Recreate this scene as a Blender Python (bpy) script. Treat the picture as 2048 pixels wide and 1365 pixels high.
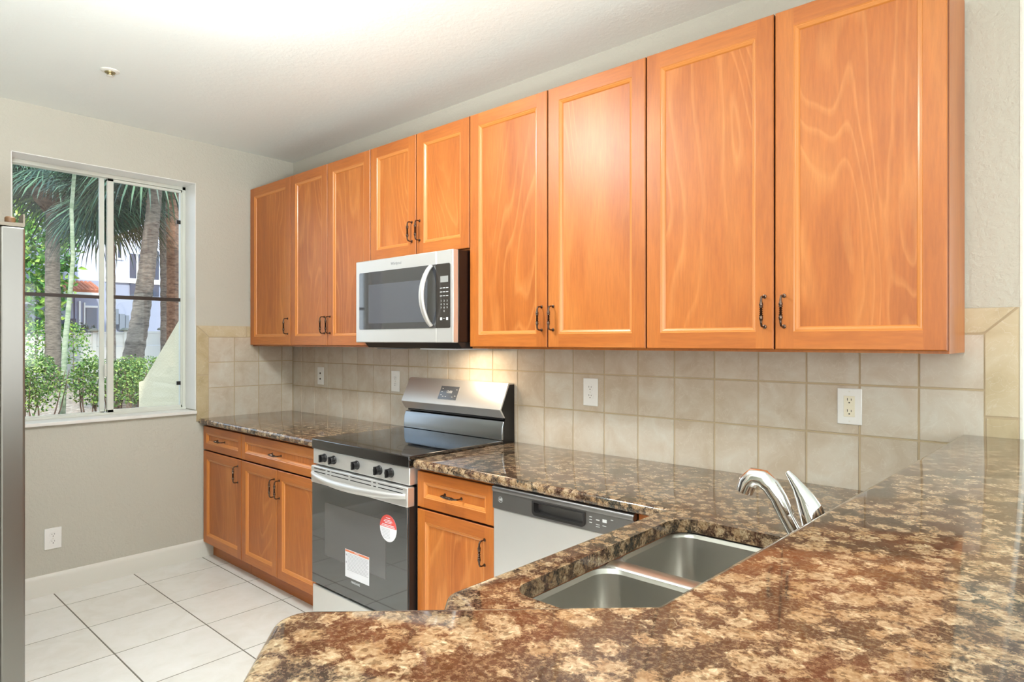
import bpy, bmesh, math, random
from math import pi, sin, cos, radians
from mathutils import Vector, Matrix, geometry

for o in list(bpy.data.objects): bpy.data.objects.remove(o)
S = bpy.context.scene
COL = S.collection
random.seed(7)

# ------------------------------------------------------------------ camera
FPX, CYP, YAW = 1276.858, 683.03, 0.8403
CAM = Vector((4.2386, -2.3736, 1.4047))
cd = bpy.data.cameras.new('camera')
cam = bpy.data.objects.new('camera', cd); COL.objects.link(cam)
cd.sensor_width = 36.0
cd.lens = 36.0 * FPX / 2048.0
cd.clip_start = 0.02; cd.clip_end = 300
cam.location = CAM
cam.rotation_euler = (pi/2, 0, pi/2 - YAW)
S.camera = cam

# ------------------------------------------------------------------ view, world, sun, big lights
S.view_settings.view_transform = 'Standard'
S.view_settings.look = 'None'
S.view_settings.gamma = 1.0
S.view_settings.use_curve_mapping = False
S.view_settings.exposure = 0.42

w = bpy.data.worlds.new('sky'); S.world = w; w.use_nodes = True
wn = w.node_tree; wn.nodes.clear()
wo = wn.nodes.new('ShaderNodeOutputWorld'); wb = wn.nodes.new('ShaderNodeBackground')
tc = wn.nodes.new('ShaderNodeTexCoord'); sx = wn.nodes.new('ShaderNodeSeparateXYZ'); rp = wn.nodes.new('ShaderNodeValToRGB')
rp.color_ramp.elements[0].position = 0.0; rp.color_ramp.elements[0].color = (0.86, 0.93, 1.0, 1)
rp.color_ramp.elements[1].position = 0.6; rp.color_ramp.elements[1].color = (0.55, 0.75, 1.0, 1)
wn.links.new(tc.outputs['Generated'], sx.inputs[0]); wn.links.new(sx.outputs['Z'], rp.inputs[0])
wn.links.new(rp.outputs[0], wb.inputs['Color']); wb.inputs['Strength'].default_value = 1.75
wn.links.new(wb.outputs[0], wo.inputs['Surface'])

def light(name, kind, loc, energy, color=(1, 1, 1), rot=(0, 0, 0), **kw):
    d = bpy.data.lights.new(name, kind); d.energy = energy; d.color = color
    for k, v in kw.items(): setattr(d, k, v)
    o = bpy.data.objects.new(name, d); COL.objects.link(o); o.location = loc; o.rotation_euler = rot
    return o
light('sun', 'SUN', (10, -10, 20), 4.2, (1.0, 0.95, 0.86), (radians(42), 0, radians(62)), angle=radians(3))
# daylight through the glass doors and windows of the room behind the camera
light('glass_door_daylight', 'AREA', (7.66, -1.6, 1.25), 62, (0.95, 0.985, 1.0), (0, radians(90), 0), shape='RECTANGLE', size=2.1, size_y=3.4)
light('far_window_daylight', 'AREA', (5.3, -5.36, 1.5), 75, (0.97, 0.99, 1.0), (radians(90), 0, 0), shape='RECTANGLE', size=3.6, size_y=1.9)
light('side_window_daylight', 'AREA', (6.0, 3.86, 1.5), 40, (0.95, 0.985, 1.0), (radians(-90), 0, 0), shape='RECTANGLE', size=2.8, size_y=1.9)
# added fill spot behind the camera, aimed up to brighten the ceiling
light('ceiling_fill', 'SPOT', (4.25, -2.72, 1.0), 395, (0.95, 0.985, 1.0), Vector((-.48, .04, .87)).to_track_quat('-Z', 'Y').to_euler(), spot_size=radians(112), spot_blend=.7, shadow_soft_size=.15)

# ------------------------------------------------------------------ helpers
def ray(u, v):
    a = (u - 1024) / FPX; b = (CYP - v) / FPX
    return Vector((-cos(YAW) + a*sin(YAW), sin(YAW) + a*cos(YAW), b))
def at_x(u, v, x): d = ray(u, v); return CAM + d*((x - CAM.x)/d.x)
def at_y(u, v, y): d = ray(u, v); return CAM + d*((y - CAM.y)/d.y)
def at_z(u, v, z): d = ray(u, v); return CAM + d*((z - CAM.z)/d.z)

class MB:
    """collects shapes in world coordinates"""
    def __init__(s): s.v = []; s.f = []; s.m = []
    def add(s, vs, fs, mi=0):
        b = len(s.v); s.v += [tuple(v) for v in vs]; s.f += [tuple(i + b for i in f) for f in fs]; s.m += [mi]*len(fs); return s
    def box(s, x0, x1, y0, y1, z0, z1, mi=0):
        x0, x1 = min(x0, x1), max(x0, x1); y0, y1 = min(y0, y1), max(y0, y1); z0, z1 = min(z0, z1), max(z0, z1)
        v = [(x, y, z) for x in (x0, x1) for y in (y0, y1) for z in (z0, z1)]
        return s.add(v, [(0, 1, 3, 2), (4, 6, 7, 5), (0, 4, 5, 1), (2, 3, 7, 6), (0, 2, 6, 4), (1, 5, 7, 3)], mi)
    def prism(s, pts, axis, a, b, mi=0):
        """polygon in the plane across axis, pushed from a to b"""
        n = len(pts)
        def mk(p, q):
            return {'x': (q, p[0], p[1]), 'y': (p[0], q, p[1]), 'z': (p[0], p[1], q)}[axis]
        v = [mk(p, a) for p in pts] + [mk(p, b) for p in pts]
        tri = geometry.tessellate_polygon([[Vector((p[0], p[1], 0)) for p in pts]])
        f = [t[::-1] for t in tri] + [tuple(i + n for i in t) for t in tri] + [(i, (i+1) % n, (i+1) % n + n, i + n) for i in range(n)]
        return s.add(v, f, mi)
    def tube(s, path, rad, seg=10, mi=0, flat=1.0, flat_axis=None):
        P = [Vector(p) for p in path]; n = len(P)
        if not hasattr(rad, '__len__'): rad = [rad]*n
        t0 = (P[1]-P[0]).normalized()
        up = Vector((0, 0, 1)) if abs(t0.z) < .9 else Vector((0, 1, 0))
        if flat_axis is not None: up = Vector(flat_axis)
        u = (up - t0*up.dot(t0)).normalized(); vs = []
        for i in range(n):
            t = (P[min(i+1, n-1)] - P[max(i-1, 0)]).normalized()
            u = (u - t*u.dot(t)).normalized(); w_ = t.cross(u)
            for k in range(seg):
                a = 2*pi*k/seg
                vs.append(P[i] + rad[i]*(u*cos(a)*flat + w_*sin(a)))
        fs = [(i*seg+k, i*seg+(k+1) % seg, (i+1)*seg+(k+1) % seg, (i+1)*seg+k) for i in range(n-1) for k in range(seg)]
        fs += [tuple(range(seg))[::-1], tuple((n-1)*seg+k for k in range(seg))]
        return s.add(vs, fs, mi)
    def lathe(s, prof, origin, axis=(0, 0, 1), seg=24, mi=0):
        """prof: list of (radius, height along axis)"""
        o = Vector(origin); a = Vector(axis).normalized()
        u = a.orthogonal().normalized(); w_ = a.cross(u); vs = []
        for r, h in prof:
            for k in range(seg):
                t = 2*pi*k/seg; vs.append(o + a*h + (u*cos(t) + w_*sin(t))*r)
        n = len(prof)
        fs = [(i*seg+k, i*seg+(k+1) % seg, (i+1)*seg+(k+1) % seg, (i+1)*seg+k) for i in range(n-1) for k in range(seg)]
        fs += [tuple(range(seg))[::-1], tuple((n-1)*seg+k for k in range(seg))]
        return s.add(vs, fs, mi)
    def quad(s, a, b, c, d, mi=0): return s.add([a, b, c, d], [(0, 1, 2, 3)], mi)

WORLD = {}
def obj(name, mb, mats, parent=None, loc=None, smooth=35, bevel=0, bseg=2, recalc=True):
    if not isinstance(mats, (list, tuple)): mats = [mats]
    if loc is None:
        xs = [v[0] for v in mb.v]; ys = [v[1] for v in mb.v]; zs = [v[2] for v in mb.v]
        loc = Vector(((min(xs)+max(xs))/2, (min(ys)+max(ys))/2, min(zs)))
    loc = Vector(loc)
    me = bpy.data.meshes.new(name)
    me.from_pydata([tuple(Vector(v) - loc) for v in mb.v], [], mb.f)
    for m in mats: me.materials.append(m)
    me.polygons.foreach_set('material_index', mb.m)
    if recalc:
        bm = bmesh.new(); bm.from_mesh(me); bmesh.ops.recalc_face_normals(bm, faces=bm.faces); bm.to_mesh(me); bm.free()
    if smooth:
        me.polygons.foreach_set('use_smooth', [True]*len(me.polygons))
        me.set_sharp_from_angle(angle=radians(smooth))
    me.update()
    o = bpy.data.objects.new(name, me); COL.objects.link(o)
    WORLD[o] = loc
    if parent is not None:
        o.parent = parent; o.location = loc - WORLD[parent]
    else: o.location = loc
    if bevel:
        b = o.modifiers.new('bevel', 'BEVEL'); b.width = bevel; b.segments = bseg; b.limit_method = 'ANGLE'; b.angle_limit = radians(40)
    return o
def thing(name, label, cat, loc, group=None):
    o = bpy.data.objects.new(name, None); COL.objects.link(o); o.empty_display_size = .1
    o.location = loc; WORLD[o] = Vector(loc); return tag(o, label, cat, group)
def tag(o, label, cat, group=None, kind=None):
    o['label'] = label; o['category'] = cat
    if group: o['group'] = group
    if kind: o['kind'] = kind
    return o
def struct(o, label=None):
    o['kind'] = 'structure'
    if label: o['label'] = label
    return o
def text(name, s, size, origin, xdir, ydir, mat, parent, depth=.0004, align='CENTER'):
    c = bpy.data.curves.new('lettering', 'FONT'); c.body = s; c.size = size; c.align_x = align; c.align_y = 'CENTER'; c.extrude = depth
    t = bpy.data.objects.new('lettering', c); COL.objects.link(t)
    bpy.context.view_layer.update()
    dg = bpy.context.evaluated_depsgraph_get()
    me = bpy.data.meshes.new_from_object(t.evaluated_get(dg))
    bpy.data.objects.remove(t)
    X = Vector(xdir).normalized(); Y = Vector(ydir).normalized(); Z = X.cross(Y)
    M = Matrix((X, Y, Z)).transposed()
    for v in me.vertices: v.co = M @ v.co
    me.materials.clear(); me.materials.append(mat); me.name = name
    o = bpy.data.objects.new(name, me); COL.objects.link(o); WORLD[o] = Vector(origin)
    o.parent = parent; o.location = Vector(origin) - WORLD[parent]
    return o

# ------------------------------------------------------------------ materials
def lin(r, g, b):
    f = lambda c: (c/255)/12.92 if c/255 <= .04045 else ((c/255+.055)/1.055)**2.4
    return (f(r), f(g), f(b), 1)
def mat(name, color=(.8, .8, .8, 1), rough=.5, metal=0.0, **kw):
    m = bpy.data.materials.new(name); m.use_nodes = True
    b = m.node_tree.nodes['Principled BSDF']
    b.inputs['Base Color'].default_value = color; b.inputs['Roughness'].default_value = rough; b.inputs['Metallic'].default_value = metal
    for k, v in kw.items(): b.inputs[k.replace('_', ' ')].default_value = v
    return m
class N:
    def __init__(s, m): s.t = m.node_tree; s.b = s.t.nodes['Principled BSDF']
    def n(s, kind, **kw):
        x = s.t.nodes.new('ShaderNode' + kind)
        for k, v in kw.items():
            if k in x.inputs.keys(): x.inputs[k].default_value = v
            elif k.replace('_', ' ') in x.inputs.keys(): x.inputs[k.replace('_', ' ')].default_value = v
            else: setattr(x, k, v)
        return x
    def l(s, a, b): s.t.links.new(a, b)
    def ramp(s, src, stops, interp='LINEAR'):
        r = s.t.nodes.new('ShaderNodeValToRGB'); e = r.color_ramp.elements; r.color_ramp.interpolation = interp
        while len(e) < len(stops): e.new(.5)
        for i, (p, c) in enumerate(stops): e[i].position = p; e[i].color = c if len(c) == 4 else (*c, 1)
        s.l(src, r.inputs[0]); return r.outputs[0]
    def mix(s, f, a, b, mode='MIX'):
        x = s.t.nodes.new('ShaderNodeMix'); x.data_type = 'RGBA'; x.blend_type = mode
        for k, val in ((0, f), (6, a), (7, b)):
            if hasattr(val, 'links') or hasattr(val, 'is_linked'): s.l(val, x.inputs[k])
            else: x.inputs[k].default_value = val
        return x.outputs[2]
    def coord(s, kind='Object', scale=(1, 1, 1), rnd=False):
        if kind == 'World': c = s.n('NewGeometry').outputs['Position']
        else: c = s.n('TexCoord').outputs[kind]
        if rnd:
            oi = s.n('ObjectInfo'); mm = s.n('Math', operation='MULTIPLY'); mm.inputs[1].default_value = 37.0
            s.l(oi.outputs['Random'], mm.inputs[0])
            va = s.n('VectorMath', operation='ADD'); s.l(c, va.inputs[0]); s.l(mm.outputs[0], va.inputs[1]); c = va.outputs[0]
        mp = s.n('Mapping'); mp.inputs['Scale'].default_value = scale; s.l(c, mp.inputs['Vector']); return mp.outputs[0]
    def bump(s, h, strength=.2, dist=.002):
        b = s.n('Bump'); b.inputs['Strength'].default_value = strength; b.inputs['Distance'].default_value = dist
        s.l(h, b.inputs['Height']); s.l(b.outputs[0], s.b.inputs['Normal'])

M = {}
def plaster(name, col, scale=55, strength=.35):
    m = mat(name, col, .75); n = N(m)
    c = n.coord('World')
    a = n.n('TexNoise', Scale=scale, Detail=4.0, Roughness=.55); n.l(c, a.inputs['Vector'])
    h = n.ramp(a.outputs[0], [(.42, (0, 0, 0)), (.62, (1, 1, 1))])
    n.bump(h, strength, .003)
    b2 = n.n('TexNoise', Scale=1.5, Detail=2.0); n.l(c, b2.inputs['Vector'])
    n.l(n.mix(b2.outputs[0], tuple(x*.97 for x in col[:3])+(1,), tuple(min(1, x*1.03) for x in col[:3])+(1,)), n.b.inputs['Base Color'])
    return m
M['wall'] = plaster('beige wall paint', lin(196, 193, 180))
M['wall_end'] = plaster('wall paint lightened for daylight', lin(228, 228, 218))  # paler than the wall: daylight on the end face is put into the colour
M['ceiling'] = plaster('ceiling paint', lin(238, 243, 239), 40, .12)
M['white'] = mat('white paint', lin(236, 236, 232), .35)
M['trim'] = mat('trim paint', lin(226, 224, 214), .4)
M['vinyl'] = mat('window frame paint', lin(216, 218, 208), .35)
M['bronze'] = mat('dark bronze bar', lin(52, 40, 34), .4)
M['black'] = mat('black plastic', lin(20, 19, 20), .35)
M['plate'] = mat('white outlet plastic', lin(238, 238, 234), .25)
M['slot'] = mat('dark slot', lin(48, 44, 40), .5)
M['ivory'] = mat('ivory outlet plastic', lin(236, 230, 208), .25)

# stained maple
def wood(name, vertical=True, figure=False):
    m = mat(name, rough=.40, Coat_Weight=.22, Coat_Roughness=.5); n = N(m)
    sc = (1, 1, .1) if vertical else (.1, 1, 1)
    c = n.coord('Object', sc, True)
    fine = n.n('TexNoise', Scale=120.0, Detail=4.0, Roughness=.6); n.l(c, fine.inputs['Vector'])
    c2 = n.coord('Object', (1, 1, .22) if vertical else (.22, 1, 1), True)
    big = n.n('TexNoise', Scale=5.0, Detail=3.0, Distortion=.8); n.l(c2, big.inputs['Vector'])
    base = n.ramp(big.outputs[0], [(.25, lin(164, 88, 28)), (.5, lin(184, 104, 38)), (.75, lin(196, 120, 52))])
    if figure:
        cf = n.coord('Object', (1, 1, .22), True)
        wv = n.n('TexNoise', Scale=2.2, Detail=2.5, Distortion=.5); n.l(cf, wv.inputs['Vector'])
        mu = n.n('Math', operation='MULTIPLY'); mu.inputs[1].default_value = 26.0; n.l(wv.outputs[0], mu.inputs[0])
        fr = n.n('Math', operation='FRACT'); n.l(mu.outputs[0], fr.inputs[0])
        ln = n.ramp(fr.outputs[0], [(0, (0, 0, 0)), (.25, (0, 0, 0)), (.5, (.36, .36, .36)), (.62, (0, 0, 0)), (1, (0, 0, 0))])
        pa = n.n('TexNoise', Scale=3.0, Detail=1.0); n.l(cf, pa.inputs['Vector'])
        ln = n.mix(1.0, ln, n.ramp(pa.outputs[0], [(.40, (0, 0, 0)), (.55, (1, 1, 1))]), 'MULTIPLY')
        base = n.mix(ln, base, lin(224, 150, 80))
    fr2 = n.ramp(fine.outputs[0], [(.3, (0, 0, 0)), (.7, (1, 1, 1))])
    col = n.mix(fr2, (.86, .84, .8, 1), (1.06, 1.06, 1.06, 1))
    n.l(n.mix(1.0, base, col, 'MULTIPLY'), n.b.inputs['Base Color'])
    n.bump(fine.outputs[0], .04, .0006)
    return m
M['wood'] = wood('stained maple upright grain')
M['wood_h'] = wood('stained maple level grain', False)
M['wood_p'] = wood('stained maple figured panel', True, True)
M['wood_edge'] = mat('stained maple moulding', lin(206, 130, 62), .3, Coat_Weight=.3, Coat_Roughness=.2)
M['wood_dark'] = mat('stained door edge with gap shade', lin(92, 44, 20), .6)  # dark stained door edges; the tone also paints the shade between doors
M['toe'] = wood('toe board maple', False)

# granite
m = mat('brown speckled granite', rough=.06, Specular_IOR_Level=.8); n = N(m); M['granite'] = m
g = n.coord('World')
wn_ = n.n('TexNoise', Scale=26.0, Detail=5.0, Roughness=.65); n.l(g, wn_.inputs['Vector'])
sub = n.n('VectorMath', operation='SUBTRACT'); sub.inputs[1].default_value = (.5, .5, .5); n.l(wn_.outputs['Color'], sub.inputs[0])
scl = n.n('VectorMath', operation='SCALE'); scl.inputs['Scale'].default_value = .018; n.l(sub.outputs[0], scl.inputs[0])
ad = n.n('VectorMath', operation='ADD'); n.l(g, ad.inputs[0]); n.l(scl.outputs[0], ad.inputs[1])
vo = n.n('TexVoronoi', feature='F1', Scale=32.0, Randomness=.95); n.l(ad.outputs[0], vo.inputs['Vector'])
fn = n.n('TexNoise', Scale=150.0, Detail=8.0, Roughness=.85); n.l(g, fn.inputs['Vector'])
md = n.n('TexNoise', Scale=120.0, Detail=5.0, Roughness=.7, Distortion=.6); n.l(g, md.inputs['Vector'])
lo = n.n('TexNoise', Scale=5.5, Detail=3.0); n.l(g, lo.inputs['Vector'])
blob = n.ramp(md.outputs[0], [(.30, lin(104, 80, 58)), (.44, lin(150, 125, 96)), (.58, lin(178, 155, 124)), (.75, lin(206, 190, 162))])
cellv = n.n('SeparateColor'); n.l(vo.outputs['Color'], cellv.inputs[0])
blob = n.mix(n.ramp(cellv.outputs[0], [(.3, (0, 0, 0)), (1, (.55, .55, .55))]), blob, lin(136, 104, 70))
matr = n.mix(n.ramp(lo.outputs[0], [(.40, (0, 0, 0)), (.58, (1, 1, 1))]), lin(38, 42, 38), lin(76, 44, 32))
matr = n.mix(n.ramp(fn.outputs[0], [(.48, (0, 0, 0)), (.57, (.75, .75, .75))]), matr, lin(134, 110, 84))
inv = n.n('Math', operation='MULTIPLY_ADD'); inv.inputs[1].default_value = -1.1; n.l(md.outputs[0], inv.inputs[0]); n.l(vo.outputs['Distance'], inv.inputs[2])
m3 = n.n('Math', operation='ADD'); m3.inputs[1].default_value = .58; n.l(inv.outputs[0], m3.inputs[0])
msk = n.ramp(m3.outputs[0], [(.44, (0, 0, 0)), (.60, (1, 1, 1))])
rim = n.ramp(m3.outputs[0], [(.34, (0, 0, 0)), (.44, (.35, .35, .35)), (.52, (0, 0, 0))])
colr = n.mix(rim, n.mix(msk, blob, matr), lin(120, 78, 44))
spk = n.ramp(fn.outputs[0], [(.30, (.4, .38, .35)), (.40, (1, 1, 1))])
v2 = n.n('TexVoronoi', feature='F1', Scale=240.0, Randomness=1.0); n.l(ad.outputs[0], v2.inputs['Vector'])
c2 = n.n('SeparateColor'); n.l(v2.outputs['Color'], c2.inputs[0])
crisp = n.ramp(c2.outputs[0], [(0, (.42, .40, .36)), (.13, (.42, .40, .36)), (.14, (1, 1, 1)), (.88, (1, 1, 1)), (.89, (1.35, 1.4, 1.45)), (1, (1.35, 1.4, 1.45))])
n.l(n.mix(.75, n.mix(.8, colr, spk, 'MULTIPLY'), crisp, 'MULTIPLY'), n.b.inputs['Base Color'])

# wall tile: one tone per tile
def tilemat(name, cols, rough, vein=True):
    m = mat(name, rough=rough); n = N(m)
    c = n.coord('World'); ge = n.n('NewGeometry')
    no = n.n('TexNoise', Scale=9.0, Detail=6.0, Roughness=.6, Distortion=.6); n.l(c, no.inputs['Vector'])
    off = n.n('Math', operation='MULTIPLY_ADD'); off.inputs[1].default_value = .22; n.l(ge.outputs['Random Per Island'], off.inputs[0]); n.l(no.outputs[0], off.inputs[2])
    base = n.ramp(off.outputs[0], [(.38, cols[0]), (.6, cols[1]), (.85, cols[2])])
    if vein:
        v = n.n('TexNoise', Scale=14.0, Detail=3.0, Distortion=1.5); n.l(c, v.inputs['Vector'])
        vr = n.ramp(v.outputs[0], [(.485, (0, 0, 0)), (.5, (.22, .22, .22)), (.515, (0, 0, 0))])
        base = n.mix(vr, base, lin(226, 222, 210))
    n.l(base, n.b.inputs['Base Color'])
    nb = n.n('TexNoise', Scale=60.0, Detail=3.0); n.l(c, nb.inputs['Vector']); n.bump(nb.outputs[0], .12, .002)
    return m
M['tile'] = tilemat('beige stone tile', [lin(188, 172, 150), lin(200, 188, 170), lin(208, 202, 188)], .33)
M['border'] = tilemat('tan border tile', [lin(178, 160, 124), lin(194, 177, 142), lin(204, 190, 160)], .35)
M['grout'] = mat('sand grout', lin(188, 170, 140), .85)
M['floor_tile'] = tilemat('pale floor tile', [lin(222, 220, 211), lin(229, 228, 221), lin(234, 233, 228)], .28, False)
M['floor_grout'] = mat('grey floor grout', lin(122, 118, 106), .9)

# metals
def steel(name, col, rough, axis='x', amt=.25):
    m = mat(name, col, rough, 1.0); n = N(m)
    s = {'x': (1, 300, 300), 'z': (300, 300, 1)}[axis]
    c = n.coord('World', s); no = n.n('TexNoise', Scale=3.0, Detail=3.0); n.l(c, no.inputs['Vector'])
    r = n.n('MapRange'); r.inputs['To Min'].default_value = rough*(1-amt); r.inputs['To Max'].default_value = rough*(1+amt)
    n.l(no.outputs[0], r.inputs['Value']); n.l(r.outputs[0], n.b.inputs['Roughness'])
    n.bump(no.outputs[0], .03, .0004)
    return m
M['steel'] = steel('brushed stainless steel', lin(232, 231, 228), .37)
M['steel'].node_tree.nodes['Principled BSDF'].inputs['Metallic'].default_value = .72
M['steel_v'] = steel('brushed stainless steel upright', lin(140, 138, 134), .32, 'z')
M['steel_sink'] = steel('satin sink steel', lin(205, 203, 196), .34)
M['steel_dark'] = steel('dark slate steel', lin(142, 140, 140), .42)
M['chrome'] = mat('polished chrome', lin(232, 232, 232), .06, 1.0)
M['pull'] = mat('antique pewter pull', lin(104, 88, 78), .26, 1.0)
M['blackglass'] = mat('black ceramic glass', lin(14, 15, 17), .04, Specular_IOR_Level=1.0, IOR=1.7)
M['ovenglass'] = mat('smoked oven glass', lin(58, 60, 60), .04, Specular_IOR_Level=1.0, IOR=1.75)
M['oveninner'] = mat('oven window screen', lin(84, 84, 84), .05, Specular_IOR_Level=1.0, IOR=1.7)
M['charcoal'] = mat('charcoal enamel', lin(40, 38, 38), .3)
M['sidepaint'] = mat('black side panel', lin(24, 14, 14), .25)
M['red'] = mat('red sticker', lin(226, 88, 82), .4)
M['paper'] = mat('white sticker', lin(232, 232, 236), .4)
M['orange'] = mat('orange sticker band', lin(224, 130, 90), .4)
M['ink'] = mat('grey print', lin(150, 150, 155), .5)
M['ink2'] = mat('pale print', lin(210, 212, 212), .5)
M['marble'] = mat('white marble sill', lin(232, 230, 224), .3)

def glassmat(name, tint=(1, 1, 1, 1), refl=.08):
    m = bpy.data.materials.new(name); m.use_nodes = True; t = m.node_tree; t.nodes.clear()
    o = t.nodes.new('ShaderNodeOutputMaterial'); mx = t.nodes.new('ShaderNodeMixShader'); tr = t.nodes.new('ShaderNodeBsdfTransparent')
    gl = t.nodes.new('ShaderNodeBsdfGlossy'); fr = t.nodes.new('ShaderNodeFresnel'); fr.inputs[0].default_value = 1.45
    tr.inputs[0].default_value = tint; gl.inputs['Roughness'].default_value = .02
    t.links.new(fr.outputs[0], mx.inputs[0]); t.links.new(tr.outputs[0], mx.inputs[1]); t.links.new(gl.outputs[0], mx.inputs[2]); t.links.new(mx.outputs[0], o.inputs[0])
    return m
M['glass'] = glassmat('window glass', (.95, .97, .97, 1))
def emit(name, col, s):
    m = bpy.data.materials.new(name); m.use_nodes = True; t = m.node_tree; t.nodes.clear()
    o = t.nodes.new('ShaderNodeOutputMaterial'); e = t.nodes.new('ShaderNodeEmission'); e.inputs[0].default_value = col; e.inputs[1].default_value = s
    t.links.new(e.outputs[0], o.inputs[0]); return m
M['dome'] = emit('lit lamp glass', (.94, .985, 1, 1), 44.0)

# ------------------------------------------------------------------ room shell
ZF, ZC, HC = .012, .908, 2.687
T = .0
X1, Y0, Y1 = 7.8, -5.5, 4.0
struct(obj('floor', MB().box(-.2, X1, Y0, Y1, -.15, ZF-.0012), M['floor_grout'], smooth=0))
tiles = MB()
gx, gy = .393, .3975
def bev_tile(mb, x0, x1, y0, y1, z, h=.004, e=.0015, mi=0):
    v = [(x0, y0, z-h), (x1, y0, z-h), (x1, y1, z-h), (x0, y1, z-h), (x0+e, y0+e, z), (x1-e, y0+e, z), (x1-e, y1-e, z), (x0+e, y1-e, z)]
    mb.add(v, [(4, 5, 6, 7), (0, 1, 5, 4), (1, 2, 6, 5), (2, 3, 7, 6), (3, 0, 4, 7)], mi)
for i in range(-1, 20):
    for j in range(-12, 13):
        x0 = .24+gx*i; y0 = -1.04+gy*j; x1, y1 = x0+gx, y0+gy
        if y0 > 3.9 or y1 < Y0: continue
        bev_tile(tiles, max(x0+.0022, .0), min(x1-.0022, X1), max(y0+.0022, Y0), min(y1-.0022, Y1), ZF)
fl = obj('floor_tiles', tiles, M['floor_tile'], smooth=0, recalc=False); struct(fl)
struct(obj('ceiling', MB().box(-.2, X1, Y0, Y1, HC, HC+.15), M['ceiling'], smooth=0))
# left wall with window opening
WY0, WY1, WZ0, WZ1 = -1.625, -.678, .945, 2.417
mb = MB()
mb.box(-.25, 0, Y0, WY0, -.15, HC); mb.box(-.25, 0, WY1, .15, -.15, HC)
mb.box(-.25, 0, WY0, WY1, -.15, WZ0); mb.box(-.25, 0, WY0, WY1, WZ1, HC)
struct(obj('wall_left', mb, M['wall'], smooth=0))
mb = MB()   # painted reveal of the opening
mb.box(-.225, -.001, WY1-.004, WY1, WZ0+.02, WZ1); mb.box(-.225, -.001, WY0, WY0+.004, WZ0+.02, WZ1); mb.box(-.225, -.001, WY0, WY1, WZ1-.004, WZ1)
struct(obj('trim_1', mb, M['white'], smooth=0))
struct(obj('trim_2', MB().box(-.2, .022, WY0-.0, WY1, WZ0-.006, WZ0+.014), M['marble'], bevel=.004))
struct(obj('wall_back', MB().box(0, 4.10, 0, .15, -.15, HC), [M['wall']], smooth=0))
struct(obj('trim_3', MB().box(4.100, 4.106, -.001, .152, ZF, HC), M['wall_end'], smooth=0))
struct(obj('wall_front', MB().box(0, 2.6, -2.85, -2.70, -.15, HC), M['wall'], smooth=0))
struct(obj('wall_right', MB().box(X1, X1+.15, Y0, Y1, -.15, HC), M['wall'], smooth=0))
struct(obj('wall_rear', MB().box(-.25, X1, Y0-.15, Y0, -.15, HC), M['wall'], smooth=0))
struct(obj('wall_far', MB().box(-.25, X1, Y1, Y1+.15, -.15, HC), M['wall'], smooth=0))
struct(obj('wall_side', MB().box(0.0, .15, .15, Y1, -.15, HC), M['wall'], smooth=0))
# baseboard with a rounded top
bp = [(0, ZF), (.014, ZF), (.014, ZF+.088), (.0115, ZF+.100), (.006, ZF+.108), (0, ZF+.112)]
struct(obj('baseboard_left', MB().prism(bp, 'y', -2.70, -.56), M['trim']))
# frames of the windows behind the camera
def far_frame(name, pts):
    mb = MB()
    for b in pts: mb.box(*b)
    struct(obj(name, mb, M['vinyl'], smooth=0))
far_frame('window_2', [(7.70, 7.79, -3.36, -3.30, ZF, 2.35), (7.70, 7.79, .10, .16, ZF, 2.35), (7.70, 7.79, -3.36, .16, 2.30, 2.36), (7.69, 7.74, -1.64, -1.56, ZF, 2.3)])
far_frame('window_3', [(3.44, 3.5, -5.49, -5.38, .5, 2.5), (7.1, 7.16, -5.49, -5.38, .5, 2.5), (3.44, 7.16, -5.49, -5.38, 2.44, 2.5), (3.44, 7.16, -5.49, -5.38, .5, .56), (5.26, 5.34, -5.40, -5.36, .5, 2.5)])
far_frame('window_4', [(4.54, 4.6, 3.88, 3.99, .5, 2.5), (7.4, 7.46, 3.88, 3.99, .5, 2.5), (4.54, 7.46, 3.88, 3.99, 2.44, 2.5), (4.54, 7.46, 3.88, 3.99, .5, .56)])

# ------------------------------------------------------------------ window
wf = MB()
XF = -.15
ya, yb = WY0+.004, WY1-.004
zb, zt = WZ0+.014, WZ1-.004
fw = .022
wf.box(XF-.06, XF, ya, ya+fw, zb, zt); wf.box(XF-.06, XF, yb-fw, yb, zb, zt)
wf.box(XF-.06, XF, ya, yb, zt-fw, zt); wf.box(XF-.06, XF+.004, ya, yb, zb, zb+.014)
win = obj('window_1', wf, M['vinyl'], bevel=.002); struct(win)
ysm = -1.150      # meeting stiles
sash = MB()       # right hand sash, nearer the room
yr0, yr1, zr0, zr1 = -1.132, yb-.012, zb+.012, zt-.024
sash.box(XF-.026, XF-.006, yr0, yr0+.034, zr0, zr1); sash.box(XF-.026, XF-.006, yr1-.018, yr1, zr0, zr1)
sash.box(XF-.026, XF-.006, yr0, yr1, zr1-.016, zr1); sash.box(XF-.026, XF-.006, yr0, yr1, zr0, zr0+.018)
obj('window_sash', sash, M['vinyl'], win, bevel=.002)
s2 = MB(); s2.box(XF-.052, XF-.032, -1.166, -1.140, zb+.012, zt-.01)
s2.box(XF-.052, XF-.032, ya+.02, ya+.036, zb+.012, zt-.01); s2.box(XF-.052, XF-.032, ya+.02, -1.14, zt-.018, zt-.008); s2.box(XF-.052, XF-.032, ya+.02, -1.14, zb+.012, zb+.02)
obj('window_sash', s2, M['vinyl'], win, bevel=.002)
obj('window_bar', MB().box(XF-.022, XF-.010, yr0+.034, yr1-.018, 1.662, 1.684), M['bronze'], win)
obj('window_bar', MB().box(XF-.048, XF-.036, ya+.036, -1.166, 1.660, 1.680), M['bronze'], win)
obj('window_pane', MB().box(XF-.018, XF-.014, yr0+.03, yr1-.014, zr0+.014, zr1-.012), M['glass'], win, smooth=0)
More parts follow.
